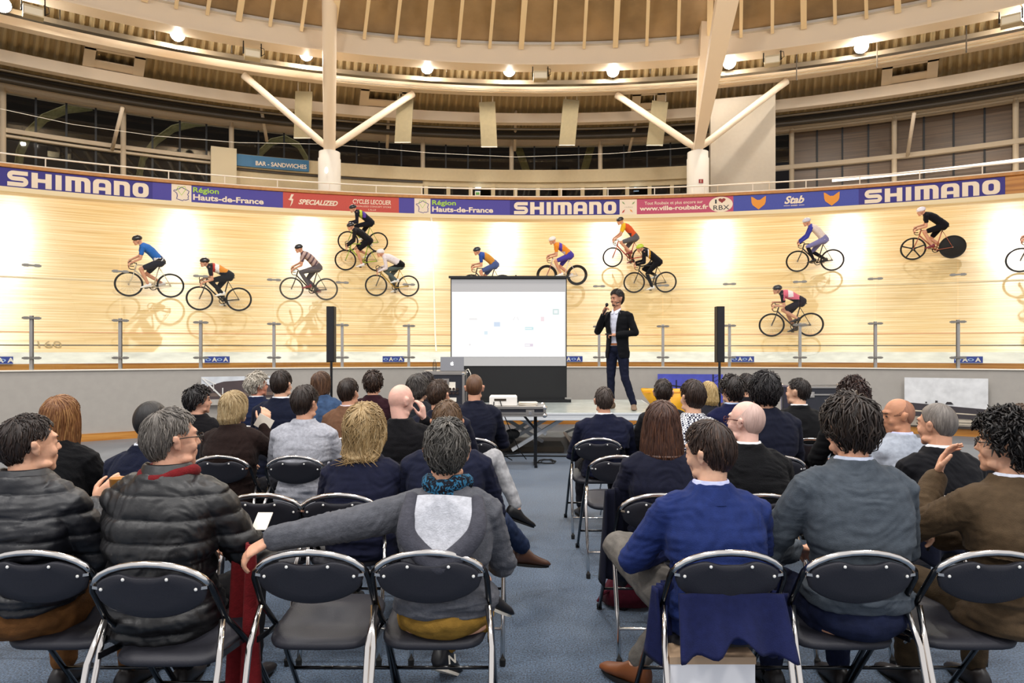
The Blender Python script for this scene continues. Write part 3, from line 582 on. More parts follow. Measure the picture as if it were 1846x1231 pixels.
# ---------------------------------------------------------------- stage and what stands on it
SZ = .65
silver = mat('silver_paint', 'd4d6d8', .4)
st = empty('stage', (.3, 11, 0), label='low metal scissor-lift stage with a grey deck in front of the grey wall', cat='stage')
deckm = mat('stage_deck', 'b4bcb8', .25, .1, var=.12, vscale=4)
rel(MB().add([(-1.75, 9.67, SZ), (2.19, 9.67, SZ), (2.45, 12.5, SZ), (-1.95, 12.5, SZ), (-1.75, 9.67, SZ - .02), (2.19, 9.67, SZ - .02), (2.45, 12.5, SZ - .02), (-1.95, 12.5, SZ - .02)], [(0, 1, 2, 3), (7, 6, 5, 4), (0, 4, 5, 1), (1, 5, 6, 2), (2, 6, 7, 3), (3, 7, 4, 0)]).build('deck', deckm), st)
for a, b in (((-1.75, 9.66), (2.2, 9.66)), ((2.2, 9.66), (2.46, 12.5)), ((-1.75, 9.66), (-1.96, 12.5)), ((-1.96, 12.5), (2.46, 12.5))):
    rel(MB().bar((*a, SZ - .06), (*b, SZ - .06), .03, .11).bar((*a, SZ - .02), (*b, SZ - .02), .045, .02).bar((*a, SZ - .10), (*b, SZ - .10), .045, .02).build('edge_rail', silver), st)
for x in (-.9, 1.6):
    for y in (9.95, 12.1):
        for s_ in (1, -1): rel(MB().bar((x - s_ * .62, y + .03 * s_, .07), (x + s_ * .62, y + .03 * s_, SZ - .1), .045, .09, up=(0, 1, 0)).build('scissor_arm', silver), st)
    for dx in (-.62, .62): rel(MB().tube([(x + dx, 9.9, .06), (x + dx, 12.15, .06)], .03, 8).build('cross_tube', M['alu']), st)
for (xa, za, xb, zb, y) in ((0.0, .06, .8, .55, 9.95), (-.05, .16, .62, .55, 10.25), (.1, .55, .52, .3, 9.98), (-.25, .1, .4, .52, 10.5), (-.15, .5, .5, .1, 10.6)):
    rel(MB().bar((xa, y, za), (xb, y, zb), .05, .095, up=(0, 1, 0)).build('scissor_arm', silver), st)
rel(MB().box((.25, 10.4, .05), (1.1, .7, .08)).build('lift_base', M['dark']), st)
# projection screen
sc = empty('projection_screen', (0, 11.8, SZ), label='white projection screen with black border and black skirt standing on the stage', cat='screen')
xl, xr = (812 - 923) / 100, (1022 - 923) / 100; YS = 11.8
def zz(py): return EYE + (PY0 - py) / 100
rel(MB().box(((xl + xr) / 2, YS + .03, (zz(499) + zz(723)) / 2), (xr - xl, .012, zz(499) - zz(723))).build('backing', M['blackplastic']), sc)
rel(MB().box(((xl + xr) / 2, YS, zz(499.5)), (xr - xl + .06, .05, .04)).build('top_bar', M['blackplastic']), sc)
rel(MB().box(((xl + xr) / 2, YS + .015, (zz(503) + zz(659.5)) / 2), (xr - xl - .035, .01, zz(503) - zz(659.5))).build('canvas', mat('screen_canvas', 'b4b2b2', .8)), sc)
im = rel(MB().box(((xl + xr) / 2 - .003, YS + .008, (zz(526) + zz(643)) / 2), (xr - xl - .06, .006, zz(526) - zz(643))).build('projected_image', emitmat('projected_white', 'fffffd', .78)), sc)
for px, py, w_, h_, c in ((896, 584.5, 11, 8, 'd8e6f8'), (954, 592, 15, 5, 'cfeef2'), (953.5, 622, 15, 5, 'e9dcea'), (1002, 562, 11, 10, 'd6e8e6'), (1002, 562, 7, 6, 'fafdfd'), (978, 575, 6, 8, 'fbe8ec'), (876, 600, 6, 6, 'e2f2fa'), (930, 574, 10, 6, 'efecee'), (953, 592, 12, 2, 'f6fdfd'), (951, 622, 9, 3, 'ffffff'), (853, 575, 14, 3, 'f4f2f2'), (847, 621, 3, 3, 'f0eeee')):
    if w_ == 10: f = Flat().stroke([(0, 0), (.35, 1), (.5, .3), (.7, 1), (1, 0)], .12)
    else: f = Flat().rect(0, 0, 1, 1)
    x0 = (px - w_ / 2 - 923) / 100; z0 = zz(py + h_ / 2)
    rel(MB().add([(x0 + x * w_ / 100, YS + .004 - (.001 if w_ in (7, 12, 9) else 0), z0 + y * h_ / 100) for x, y in f.v], f.f).build('projected_logo', emitmat('projected_tint', c, .74)), sc)
rel(MB().box(((xl + xr) / 2, YS - .02, zz(723)), (xr - xl + .14, .09, .07)).build('base_case', M['blackmetal']), sc)
rel(MB().box((xr + .02, YS - .03, zz(717.5)), (.12, .05, .03)).build('latch', M['alu']), sc)
rel(MB().tube([((xl + xr) / 2 + .13, YS + .06, SZ + .02), ((xl + xr) / 2 + .13, YS + .06, zz(495))], .014, 8).build('support_pole', M['blackmetal']), sc)
# flight case rack with laptop
YC = 9.85
fcm = mat('case_laminate', '2a2b33', .4, var=.1); 
def flight_case(cx, cy, z0, w_, d_, h_, lab, cat='flight case', front=None, lid=None):
    root = MB().box((cx, cy, z0 + h_ / 2), (w_, d_, h_)).build('flight_case', fcm); tag(root, lab, cat)
    e = MB(); x0, x1, y0, y1, z1 = cx - w_ / 2, cx + w_ / 2, cy - d_ / 2, cy + d_ / 2, z0 + h_
    for z in (z0, z1):
        for a, b in (((x0, y0), (x1, y0)), ((x1, y0), (x1, y1)), ((x1, y1), (x0, y1)), ((x0, y1), (x0, y0))): e.bar((*a, z), (*b, z), .03, .03)
    for a in ((x0, y0), (x1, y0), (x1, y1), (x0, y1)): e.bar((*a, z0), (*a, z1), .035, .035, up=(0, 1, 0))
    e.build('edge_trim', M['alu'], root)
    c = MB()
    for x in (x0, x1):
        for y in (y0, y1):
            for z in (z0, z1): c.ell((x, y, z), (.032, .032, .032), 8, 6)
    c.build('corner_ball', M['chrome'], root)
    if lid: MB().bar((x0, y0 - .004, lid), (x1, y0 - .004, lid), .03, .022).build('lid_band', M['alu'], root)
    for q in ((.5,) if w_ < .7 else (.22, .78)):
        g = MB().box((x0 + w_ * q, y0 - .012, (lid or z1 - .12)), (.11, .02, .09)).build('latch', M['alu'], root)
        MB().box((x0 + w_ * q, y0 - .026, (lid or z1 - .12)), (.04, .014, .05)).build('latch_hook', M['chrome'], g)
    return root
rk = flight_case(-1.0, YC + .25, SZ + .02, .54, .5, .55, 'black and silver flight case rack under the laptop')
MB().box((-1.03, YC - .004, 1.03), (.36, .012, .13)).build('rack_panel', M['white'], rk)
g = MB()
for i in range(3):
    for j in range(2): g.tube([(-.93 + i * .055, YC - .012, .93 + j * .06), (-.93 + i * .055, YC - .03, .93 + j * .06)], .022, 10)
g.build('rack_knob', M['chrome'], rk); MB().box((-.9, YC - .01, .83), (.13, .012, .06)).build('rack_panel', M['white'], rk)
MB().box((-1.03, YC + .25, 1.245), (.60, .5, .03)).build('top_tray', M['alu'], rk)
lt = empty('laptop', (-.905, YC, 1.26), label='open silver laptop with a glowing fruit emblem on the flight case rack', cat='laptop')
sl = mat('laptop_silver', '8f8f93', .4, .7)
ld = rel(MB().box((-.905, YC + .05, 1.368), (.355, .012, .21), rot=Matrix.Rotation(-.12, 3, 'X')).build('lid', sl), lt)
rel(MB().box((-.905, YC + .16, 1.268), (.355, .24, .014)).build('keyboard_base', sl), lt)
ap = [(.5, .78), (.62, .86), (.78, .84), (.88, .72), (.78, .6), (.76, .45), (.82, .33), (.92, .27), (.85, .1), (.72, 0), (.5, .04), (.3, 0), (.15, .12), (.05, .35), (.06, .62), (.2, .82), (.36, .86)]
for poly in (ap, [(.5, .88), (.52, 1.0), (.66, 1.1), (.66, .98), (.58, .9)]):
    rel(MB().add([(-.933 + x * .056, YC + .035 + (y - .5) * .007, 1.342 + y * .058) for x, y in poly], [tuple(range(len(poly)))]).build('lid_emblem', emitmat('lid_logo', 'ffffff', 1.4)), lt)
bt_ = MB().lathe([(.025, 0), (.028, .01), (.028, .12), (.012, .15), (.012, .175)], (-1.17, YC + .05, 1.26), 14).build('water_bottle', glassmat('bottle_plastic', (.86, .9, .92), 1.4), smooth=True); tag(bt_, 'small clear plastic bottle standing left of the laptop', 'bottle')
cb = MB().tube([(-.70, YC + .1, 1.27), (-.66, YC + .02, 1.29), (-.62, YC - .02, 1.22), (-.63, YC, .95), (-.66, YC - .05, .68)], .006, 6).build('cable', M['white']); tag(cb, 'white cable hanging down the right side of the laptop case', 'cable')
# projector on its own case and stand
YP = 8.85
tb = empty('projector_stand', (0, YP, 0), label='folding black stand carrying the low projector case in front of the stage', cat='stand')
x0, x1 = (864 - 923) / 133, (980 - 923) / 133
for x in (x0 + .1, .316):
    rel(MB().bar((x, YP, 0), (x, YP, .71), .045, .045, up=(0, 1, 0)).build('leg', M['blackmetal']), tb); rel(MB().bar((x, YP - .2, .02), (x, YP + .3, .02), .04, .04).build('foot_bar', M['blackmetal']), tb)
    rel(MB().bar((x, YP, .5), (x - .17, YP, .70), .03, .03, up=(0, 1, 0)).build('brace', M['blackmetal']), tb)
pc = flight_case((x0 + x1) / 2, YP, .71, x1 - x0, .55, .1, 'shallow silver-edged flight case lying on the black stand under the projector', lid=.74)
MB().box(((x0 + x1) / 2, YP, .817), (x1 - x0 - .03, .52, .014)).build('tray', M['alu'], pc)
pj = empty('projector', (-.12, YP, .82), label='white projector with two black plugs in its back on the low flight case', cat='projector')
wp = mat('projector_white', 'f1ece4', .4); xa, xb = (883 - 923) / 133, (932 - 923) / 133
g = MB(); g.loft([[((xa + xb) / 2 + sx * w_, YP - .12 + sy * d_ + .12, z) for sx, sy in ((-1, -1), (-.9, -1.04), (.9, -1.04), (1, -1), (1, 1), (.9, 1.04), (-.9, 1.04), (-1, 1))] for z, w_, d_ in ((.822, .175, .13), (.83, .185, .14), (.94, .185, .14), (.955, .17, .125))]); rel(g.build('body', wp), pj)
rel(MB().box(((xa + xb) / 2 - .04, YP - .147, .905), (.16, .006, .03)).build('port_strip', M['dark']), pj); rel(MB().tube([((xa + xb) / 2, YP + .13, .89), ((xa + xb) / 2, YP + .2, .89)], .05, 16).build('lens', M['dark']), pj)
for i, pts in enumerate((((-.24, YP - .15, .88), (-.25, YP - .2, .7), (-.27, YP - .1, .4), (-.2, YP, .2), (0, YP + .3, .03)), ((-.16, YP - .15, .9), (-.1, YP - .25, .7), (.0, YP - .1, .45), (.1, YP + .1, .2), (.2, YP + .4, .03)))):
    tag(MB().tube([Vector(p) for p in pts], .007, 6).build('cable', M['rubber'], smooth=True), 'black cable drooping from the projector plugs, ' + ('left one', 'right one')[i], 'cable', 'projector cables')
pp = MB(); [pp.box((.21 + .01 * (i % 2), YP, .828 + i * .007), (.24, .2, .005), rot=Matrix.Rotation(.1 * (i % 3) - .1, 3, 'Z')) for i in range(6)]
tag(pp.build('paper_stack', M['white']), 'loose stack of white papers right of the projector', 'papers')
def squiggle(c, rx, ry, n, seed):
    q = random.Random(seed); return [Vector((c[0] + rx * math.cos(i * .9) * q.uniform(.4, 1), c[1] + ry * math.sin(i * .9) * q.uniform(.4, 1), .016 + .004 * (i % 3))) for i in range(n)]
tag(MB().tube(squiggle((.48, 9.1), .16, .25, 26, 3), .006, 5).build('cable', M['rubber'], smooth=True), 'loose coil of black cable on the carpet beside the projector stand', 'cable')
tag(MB().tube([(-1.6, 9.62, .02), (-.6, 9.55, .02), (.2, 9.62, .02), (1.2, 9.56, .02), (2.3, 9.6, .02)], .012, 6).build('cable', M['rubber'], smooth=True), 'black cable lying along the foot of the stage', 'cable')
tag(MB().ell((-.12, 10.0, .22), (.16, .12, .1), 14, 10).ell((.0, 9.95, .3), (.12, .1, .08), 14, 10).tube(squiggle((-.05, 9.9), .2, .15, 20, 5), .01, 5).build('cable_heap', M['rubber'], smooth=True), 'dark heap of coiled cables and plugs under the stage', 'cables')
# column speakers
for x, lb in ((-2.76, 'left of the projection screen'), (3.17, 'right of the presenter')):
    root = empty('column_speaker', (x, 10, 0), label='slim black column loudspeaker on a pole, ' + lb, cat='loudspeaker', group='column speakers')
    rel(MB().box((x, 10, 1.815), (.115, .13, .85)).build('cabinet', M['blackplastic']), root); rel(MB().box((x, 9.93, 1.815), (.1, .012, .82)).build('grille', mat('speaker_grille', '16151a', .7, bump=.5, bscale=300)), root)
    rel(MB().tube([(x, 10, .01), (x, 10, 1.39)], .02, 12).build('pole', M['blackmetal']), root); rel(MB().lathe([(.22, .0), (.22, .012), (.03, .03), (.03, .1)], (x, 10, .0), 24).build('base_plate', M['blackmetal']), root)
# yellow padded pennant behind the presenter
ye = mat('yellow_vinyl', 'f0ae1c', .35, var=.1, vscale=5, bump=.1, bscale=12); yp = []
g = MB(); N_ = 14
for i in range(N_ + 1):
    f_ = i / N_; x0_, x1_ = 2.22 + .5 * f_ ** 1.3, 3.15 - .25 * f_; z = .92 - .62 * f_
    g_ = []
    for k in range(16):
        a = 2 * PI * k / 16; g_.append(((x0_ + x1_) / 2 + (x1_ - x0_) / 2 * math.cos(a), 11.3 + (.10 + .05 * math.sin(f_ * PI)) * math.sin(a) + .03 * math.sin(3 * f_ * PI + 4 * a), z + .015 * math.sin(5 * a)))
    yp.append(g_)
g.loft(yp); yb = g.build('yellow_banner', ye, smooth=True); tag(yb, 'bright yellow padded vinyl banner behind the stage, right of the presenter', 'padded banner'); MB().tube([(2.25, 11.2, .86), (3.1, 11.2, .86)], .008, 6).build('seam', M['orange'], yb)
MB().add([(2.5 + x * .22, 11.13, .6 + y * .18) for x, y in ((0, .8), (.3, 1), (.5, .6), (.9, .3), (.7, 0), (.35, .2), (.15, .5))], [tuple(range(7))]).build('emblem', M['black'], yb)
# flight case at the right wall
flight_case(5.1, 10.9, .0, .95, .6, .98, 'black flight case with silver edges by the wall behind the right-hand audience', lid=.86)
# posters on the infield wall
def poster(px0, px1, py0, py1, lab, bands):
    r_ = 13.78; t0, t1 = thpx(px0, r_), thpx(px1, r_); z0 = ring_at((px0 + px1) / 2, py1, r_).z; z1 = ring_at((px0 + px1) / 2, py0, r_).z
    root = None; E0, E1 = P(t0, r_ - .09, 0), P(t1, r_ - .09, 0); off = Vector((-(E1 - E0).y, (E1 - E0).x, 0)).normalized() * -1
    for k, (nm, c, polys) in enumerate(bands):
        m_ = MB()
        for poly in polys:
            if len(poly) == 4 and isinstance(poly[0], (int, float)): a, b, c_, d_ = poly; poly = [(a, b), (c_, b), (c_, d_), (a, d_)]
            m_.add([E0 + (E1 - E0) * x + off * .004 * k + Vector((0, 0, z0 + (z1 - z0) * y)) for x, y in poly], [tuple(range(len(poly)))])
        mm = c if not isinstance(c, str) else mat('print_' + nm + str(px0), c, .5, var=.12, vscale=6)
        o = m_.build('poster' if root is None else nm, mm, root)
        if root is None: root = tag(o, lab, 'poster')
poster(1630, 1781, 681, 768, 'wide grey print of a stadium grandstand under a pale sky on the right wall', [('paper', 'dcdcdc', [(0, 0, 1, 1)]), ('ground', '9c9283', [(0, 0, 1, .30)]), ('stand', '3a3438', [[(0, .2), (1, .16), (1, .38), (0, .48)]]), ('stripe', 'c8bba6', [[(.45, .1), (1, .1), (1, .14), (.45, .15)], [(.0, .3), (1, .25), (1, .27), (0, .33)], (.6, .05, .95, .075)]), ('silhouette', '2a2428', [(.38, .46, .41, .53), [(.5, .46), (.52, .51), (.57, .51), (.6, .46)], (.26, .47, .28, .5), (.9, .05, .92, .12), (.5, 0, 1, .02)])])
poster(1185, 1303, 674, 745, 'blue print of cranes and steelwork against the sky behind the right-hand audience', [('paper', '4a50b4', [(0, 0, 1, 1)]), ('haze', '7f8fd0', [[(0, 0), (1, 0), (1, .25), (.5, .38), (0, .3)]]), ('crane', '17162c', [(.28, .3, .3, .85), [(.1, .72), (.12, .75), (.42, .68), (.42, .65)], (.84, .0, .86, 1), (.94, 0, .96, 1)] + [[(.85, y), (.86, y), (.95, y + .09), (.94, y + .09)] for y in (0, .1, .2, .3, .4, .5, .6, .7, .8, .9)]), ('steelwork', '7c5a50', [[(.6, 0), (1, 0), (1, .3), (.8, .22), (.6, .12)]])])
poster(362, 492, 678, 728, 'print of the arena building with a dark oval roof on the left wall', [('paper', 'cfd2d6', [(0, 0, 1, 1)]), ('roof', '4a3d3e', [[(0, .45), (.1, .68), (.3, .82), (.6, .86), (.85, .78), (1, .6), (1, .2), (.1, .2)]]), ('facade', '6c5a50', [(.12, .3, 1, .42)]), ('plaza', 'a9a39a', [(0, 0, 1, .2)]), ('mast', 'e3e0da', [[(0, .95), (.02, .97), (.32, .2), (.29, .2)], [(.02, .97), (.2, .75), (.19, .72), (.02, .95)], (.28, .2, .295, .6), (.16, .5, .17, .75)])])
# ---------------------------------------------------------------- figures: closed blobs fused by a voxel remesh
SKIN = {}
def skinmat(c):
    if c not in SKIN: SKIN[c] = mat('skin' + c, c, .5, var=.10, vscale=14, bump=.12, bscale=70, spec=.35); SKIN[c].node_tree.nodes['Principled BSDF'].inputs['Subsurface Weight'].default_value = .08; SKIN[c].node_tree.nodes['Principled BSDF'].inputs['Subsurface Scale'].default_value = .02
    return SKIN[c]
def vnoise(p, f, seed):
    "smooth value noise, p is (N,3), f per-axis frequency"
    q = p * np.array(f) + seed * 17.31; i = np.floor(q).astype(np.int64); t = q - i; t = t * t * (3 - 2 * t)
    def hsh(a): n = (a[:, 0] * 73856093) ^ (a[:, 1] * 19349663) ^ (a[:, 2] * 83492791); n = (n ^ (n >> 13)) * 1274126177; return ((n ^ (n >> 16)) & 0xffff) / 32768. - 1
    r = 0
    for dx in (0, 1):
        for dy in (0, 1):
            for dz in (0, 1):
                w_ = (t[:, 0] if dx else 1 - t[:, 0]) * (t[:, 1] if dy else 1 - t[:, 1]) * (t[:, 2] if dz else 1 - t[:, 2])
                r = r + w_ * hsh(i + np.array([dx, dy, dz]))
    return r
def fuse(mb, name, material, vox, parent=None, smooth=2, disp=None, cut=None):
    me = bpy.data.meshes.new('t'); me.from_pydata(mb.v, [], mb.f); me.update()
    o = bpy.data.objects.new('t', me); COL.objects.link(o)
    md = o.modifiers.new('r', 'REMESH'); md.mode = 'VOXEL'; md.voxel_size = vox; md.adaptivity = 0
    if smooth: sm = o.modifiers.new('s', 'SMOOTH'); sm.factor = .5; sm.iterations = smooth
    dg = bpy.context.evaluated_depsgraph_get(); dg.update(); m2 = bpy.data.meshes.new_from_object(o.evaluated_get(dg))
    bpy.data.objects.remove(o); bpy.data.meshes.remove(me); m2.name = name
    if disp is not None:
        n = len(m2.vertices); co = np.zeros(n * 3); m2.vertices.foreach_get('co', co); nr = np.zeros(n * 3); m2.vertices.foreach_get('normal', nr)
        co = co.reshape(-1, 3); nr = nr.reshape(-1, 3); co = co + nr * disp(co)[:, None]; m2.vertices.foreach_set('co', co.ravel())
    m2.materials.clear(); m2.materials.append(material); m2.shade_smooth(); m2.update()
    r = bpy.data.objects.new(name, m2); COL.objects.link(r)
    if parent: r.parent = parent
    return r
class XB(MB):
    "builder whose additions pass through a matrix"
    def __init__(s, T=None): super().__init__(); s.T = T or Matrix.Identity(4)
    def add(s, vs, fs, mi=0, uvs=None): return super().add([s.T @ Vector(p) for p in vs], fs, mi, uvs)
def head_into(mb, k=1., ears=True):
    "head centred between the ears, face along +Y"
    e = mb.ell; S = k
    e((0, -.012 * S, .012 * S), (.074 * S, .094 * S, .098 * S), 20, 14); e((0, .03 * S, -.03 * S), (.062 * S, .062 * S, .075 * S), 16, 12)
    e((0, .048 * S, -.082 * S), (.042 * S, .042 * S, .034 * S), 14, 10); e((0, .074 * S, -.104 * S), (.022 * S, .018 * S, .018 * S), 10, 8)
    e((0, .072 * S, .028 * S), (.05 * S, .02 * S, .016 * S), 12, 8)
    for s_ in (-1, 1):
        e((s_ * .038 * S, .066 * S, -.036 * S), (.022 * S, .018 * S, .022 * S), 10, 8); e((s_ * .050 * S, .03 * S, -.085 * S), (.016 * S, .035 * S, .018 * S), 8, 8)
        e((s_ * .030 * S, .078 * S, .004 * S), (.014 * S, .010 * S, .010 * S), 8, 6)
        if not ears: continue
        rt = Matrix.Rotation(s_ * -.35, 3, 'Z'); e((s_ * .083 * S, -.010 * S, -.012 * S), (.0075 * S, .017 * S, .029 * S), 10, 8, rot=rt); e((s_ * .092 * S, -.020 * S, .006 * S), (.006 * S, .014 * S, .018 * S), 8, 6, rot=rt); e((s_ * .078 * S, -.002 * S, -.036 * S), (.007 * S, .01 * S, .012 * S), 8, 6)
    mb.caps([(0, .084 * S, .012 * S), (0, .102 * S, -.024 * S)], [.007 * S, .0115 * S], 8)
    for s_ in (-1, 1): e((s_ * .010 * S, .094 * S, -.03 * S), (.008 * S, .009 * S, .007 * S), 8, 6)
    e((0, .088 * S, -.058 * S), (.024 * S, .010 * S, .007 * S), 10, 6); e((0, .086 * S, -.070 * S), (.021 * S, .010 * S, .008 * S), 10, 6)
def hand_into(mb, wrist, dirv, palm_n, side, k=1., curl=.5, spread=.12):
    "wrist point, direction to the knuckles, palm normal (the way the palm faces), side +1 when the thumb lies on dir x normal"
    d = Vector(dirv).normalized(); n = Vector(palm_n); n = (n - d * n.dot(d)).normalized(); x = d.cross(n) * side; w0 = Vector(wrist)
    kn = w0 + d * .088 * k
    rg = []
    for f_, a, b in ((-.02, .5, .8), (0, .62, .95), (.35, .85, 1.0), (.8, 1.0, .9), (1.02, .9, .7)):
        c = w0 + d * .088 * k * f_; rg.append([c + x * math.cos(2 * PI * j / 12) * .043 * k * a + n * math.sin(2 * PI * j / 12) * .0155 * k * b for j in range(12)])
    mb.loft(rg)
    for i, (off, L, r_) in enumerate(((.031, .072, .0088), (.0105, .080, .0092), (-.0105, .074, .0088), (-.031, .058, .0078))):
        b = kn + x * off * k - d * .012 * k; c_ = curl * (1 + .13 * i); dd = (d + x * spread * (1.5 - i) * .5).normalized(); pts = [b]; a = 0; q = b
        for seg, ln in enumerate((.45, .30, .25)):
            a += c_ * (.7, 1.0, .7)[seg]; q = q + (dd * math.cos(a) + n * math.sin(a)) * (ln * L * k + (.012 * k if seg == 0 else 0)); pts.append(q)
        mb.caps(pts, [r_ * k, r_ * k * .97, r_ * k * .9, r_ * k * .78], 8)
    b = w0 + d * .025 * k + x * .030 * k + n * .004 * k; t1 = b + (d * .65 + x * .62 + n * (.15 + .3 * curl)).normalized() * .038 * k; t2 = t1 + (d * .9 + x * .25 + n * (.2 + .5 * curl)).normalized() * .030 * k; t3 = t2 + (d * .95 + n * (.15 + .5 * curl)).normalized() * .022 * k
    mb.caps([b, t1, t2, t3], [.0135 * k, .0112 * k, .0098 * k, .008 * k], 8)
# hair ------------------------------------------------------------
def hair(par, T, style, col, hi=None, k=1., seed=1, near=True):
    q = np.random.RandomState(seed); S = k * (style.get('s', 1)); th = style.get('th', .016) * k; top = style.get('top', .0)
    NA, NT = (96, 44) if near else (56, 26)
    C0 = np.array([0, -.012, .012]) * k; A = np.array([.0745, .0945, .099]) * k
    pole = style.get('pole', (.0, -.25))
    fr, sd, bk = style.get('line', (.062, .0, -.082))    # hairline height at front, over the ears, at the nape
    def line(az):     # az 0 at the face
        a = np.abs((az + PI) % (2 * PI) - PI)
        xs = np.array([0, .55, .95, 1.25, 1.55, 1.85, 2.2, PI]); ys = np.array([fr, fr * .96, fr * .65 + sd * .35, sd, sd + .006, (sd + bk) / 2, bk, bk])
        return np.interp(a, xs, ys) * k
    long_ = style.get('long', 0) * k; hl_ears = sd > .004
    def surf(az, t, off):
        "t: 0 crown to 1 hairline"
        zl = line(az) - C0[2]; ph1 = np.arccos(np.clip(zl / (A[2]), -.99, .99)); ph = t * ph1
        tilt = style.get('tilt', .35) * (1 - t)
        x = np.sin(ph) * np.sin(az); y = np.sin(ph) * np.cos(az) ; z = np.cos(ph)
        y2 = y * np.cos(tilt) - z * np.sin(tilt); z2 = y * np.sin(tilt) + z * np.cos(tilt)
        vol = off * (1 + top * np.clip(z2, 0, 1)); 
        nape = np.clip(-z2, 0, 1) * np.clip(-y2, 0, 1)
        p = np.stack([x * (A[0] + vol), y2 * (A[1] + vol) - nape * .0 , z2 * (A[2] + vol)], -1)
        return p + C0
    def hang(p, az, t, out=.0):
        if long_ <= 0: return p
        a = np.abs((az + PI) % (2 * PI) - PI); g = np.clip((a - .55) / .5, 0, 1); f_ = np.clip((t - .55) / .45, 0, 1)
        d_ = g * f_ * long_; zt = p[..., 2] - d_
        rad = 1 + style.get('flare', .06) * g * f_ - style.get('tuck', 0) * g * np.clip((f_ - .7) / .3, 0, 1)
        base = np.stack([np.sin(az) * (A[0] + th * 1.3), np.cos(az) * (A[1] + th * 1.0), zt], -1)
        lo = np.clip((f_ * 1.6), 0, 1) * g
        r_ = p.copy(); r_[..., 0] = p[..., 0] * (1 - lo) + (base[..., 0] * rad) * lo; r_[..., 1] = p[..., 1] * (1 - lo) + (base[..., 1] * rad + C0[1]) * lo; r_[..., 2] = zt; return r_
    az = np.linspace(0, 2 * PI, NA, endpoint=False); t = np.linspace(0, 1, NT); AZ, TT = np.meshgrid(az, t)
    fl = np.stack([np.cos(AZ), np.sin(AZ), TT], -1).reshape(-1, 3)
    nz = vnoise(fl, (5, 5, 2.2), seed) * .5 + vnoise(fl, (13, 13, 3), seed + 3) * .35 + vnoise(fl, (30, 30, 4), seed + 5) * .2
    edge = np.clip((1 - TT) / .12, 0, 1) ** .6 if not long_ else np.ones_like(TT)
    thin = style.get('thin'); cov = np.ones_like(TT)
    rough = style.get('rough', .35)
    off = th * (.18 + .82 * edge) * (1 + rough * nz.reshape(TT.shape))
    if not long_ and hl_ears: off = off * (1 - .55 * np.abs(np.sin(AZ)) ** 3 * np.clip((TT - .5) / .3, 0, 1))
    Pm = hang(surf(AZ, TT, off), AZ, TT)
    if thin:      # bare crown: sink the cap under the scalp there
        c_ = np.array(thin[:3]) * k; dd = np.linalg.norm(Pm - c_, axis=-1); cov = np.clip((dd - thin[3] * k * .7) / (thin[3] * k * .5), 0, 1); Pm = Pm - (1 - cov[..., None]) * (Pm - C0) * .14
    curl = style.get('curly', 0)
    if curl:
        f3 = Pm.reshape(-1, 3); Pm = Pm + ((vnoise(f3, (60, 60, 60), seed) + .6 * vnoise(f3, (110, 110, 110), seed + 2)).reshape(TT.shape)[..., None]) * (Pm - C0) * curl * .09
    inner = hang(surf(az, np.ones(NA), -.012 * k), az, np.ones(NA)); inner2 = C0 * .5 + .5 * inner; inner2[:, 2] = inner[:, 2] + .012
    V = np.concatenate([Pm.reshape(-1, 3), inner, inner2 if long_ else inner * .85 + C0 * .15]); uv = np.concatenate([np.stack([AZ / 2 / PI, TT], -1).reshape(-1, 2), np.stack([az / 2 / PI, az * 0 + 1], -1), np.stack([az / 2 / PI, az * 0 + 1], -1)])
    m = MB(); fs = [(i * NA + j, (i + 1) * NA + j, (i + 1) * NA + (j + 1) % NA, i * NA + (j + 1) % NA) for i in range(NT + 1) for j in range(NA)]
    m.add([T @ Vector(p) for p in V], fs, 0, uv)
    # locks
    NL = int(style.get('locks', 260) * (1 if near else .45)); L_ = style.get('ll', .05) * k; r0 = style.get('lr', .0042) * k * (1 if near else 1.4); lift = style.get('lift', .01) * k; sw = style.get('swirl', .15)
    if NL:
        la = q.rand(NL) * 2 * PI; lt = q.rand(NL) ** .75 * (.96 if not long_ else .9); seg = 5; cs = []
        for j in range(seg):
            f_ = j / (seg - 1); dl = f_ * L_ / (PI * .55 * A[1]) * (1.0 if not long_ else style.get('lt', .6))
            tt = np.clip(lt + dl, 0, 1.04 if not long_ else 1.05); aa = la + sw * f_ * np.sin(la * 2 + lt * 7) + f_ * q.randn(NL) * style.get('mess', .05)
            p = hang(surf(aa, tt, th * (.9 + .1 * f_) * (1 - .5 * np.abs(np.sin(aa)) ** 3 * np.clip((tt - .5) / .3, 0, 1) * (hl_ears and not long_)) + lift * (math.sin(f_ * PI * .6)) * (.4 + q.rand(NL))), aa, tt); p = p + q.randn(NL, 3) * style.get('frizz', .0012) * k
            if style.get('curly', 0): ph_ = la * 31 + f_ * 9; p = p + np.stack([np.cos(ph_), np.sin(ph_), np.cos(ph_ * 1.3)], -1) * .010 * k * (.3 + f_)
            cs.append(p)
        cs = np.array(cs); ok = np.ones(NL, bool)
        if thin: ok = np.linalg.norm(cs[0] - np.array(thin[:3]) * k, axis=-1) > thin[3] * k * (.75 + .5 * q.rand(NL))
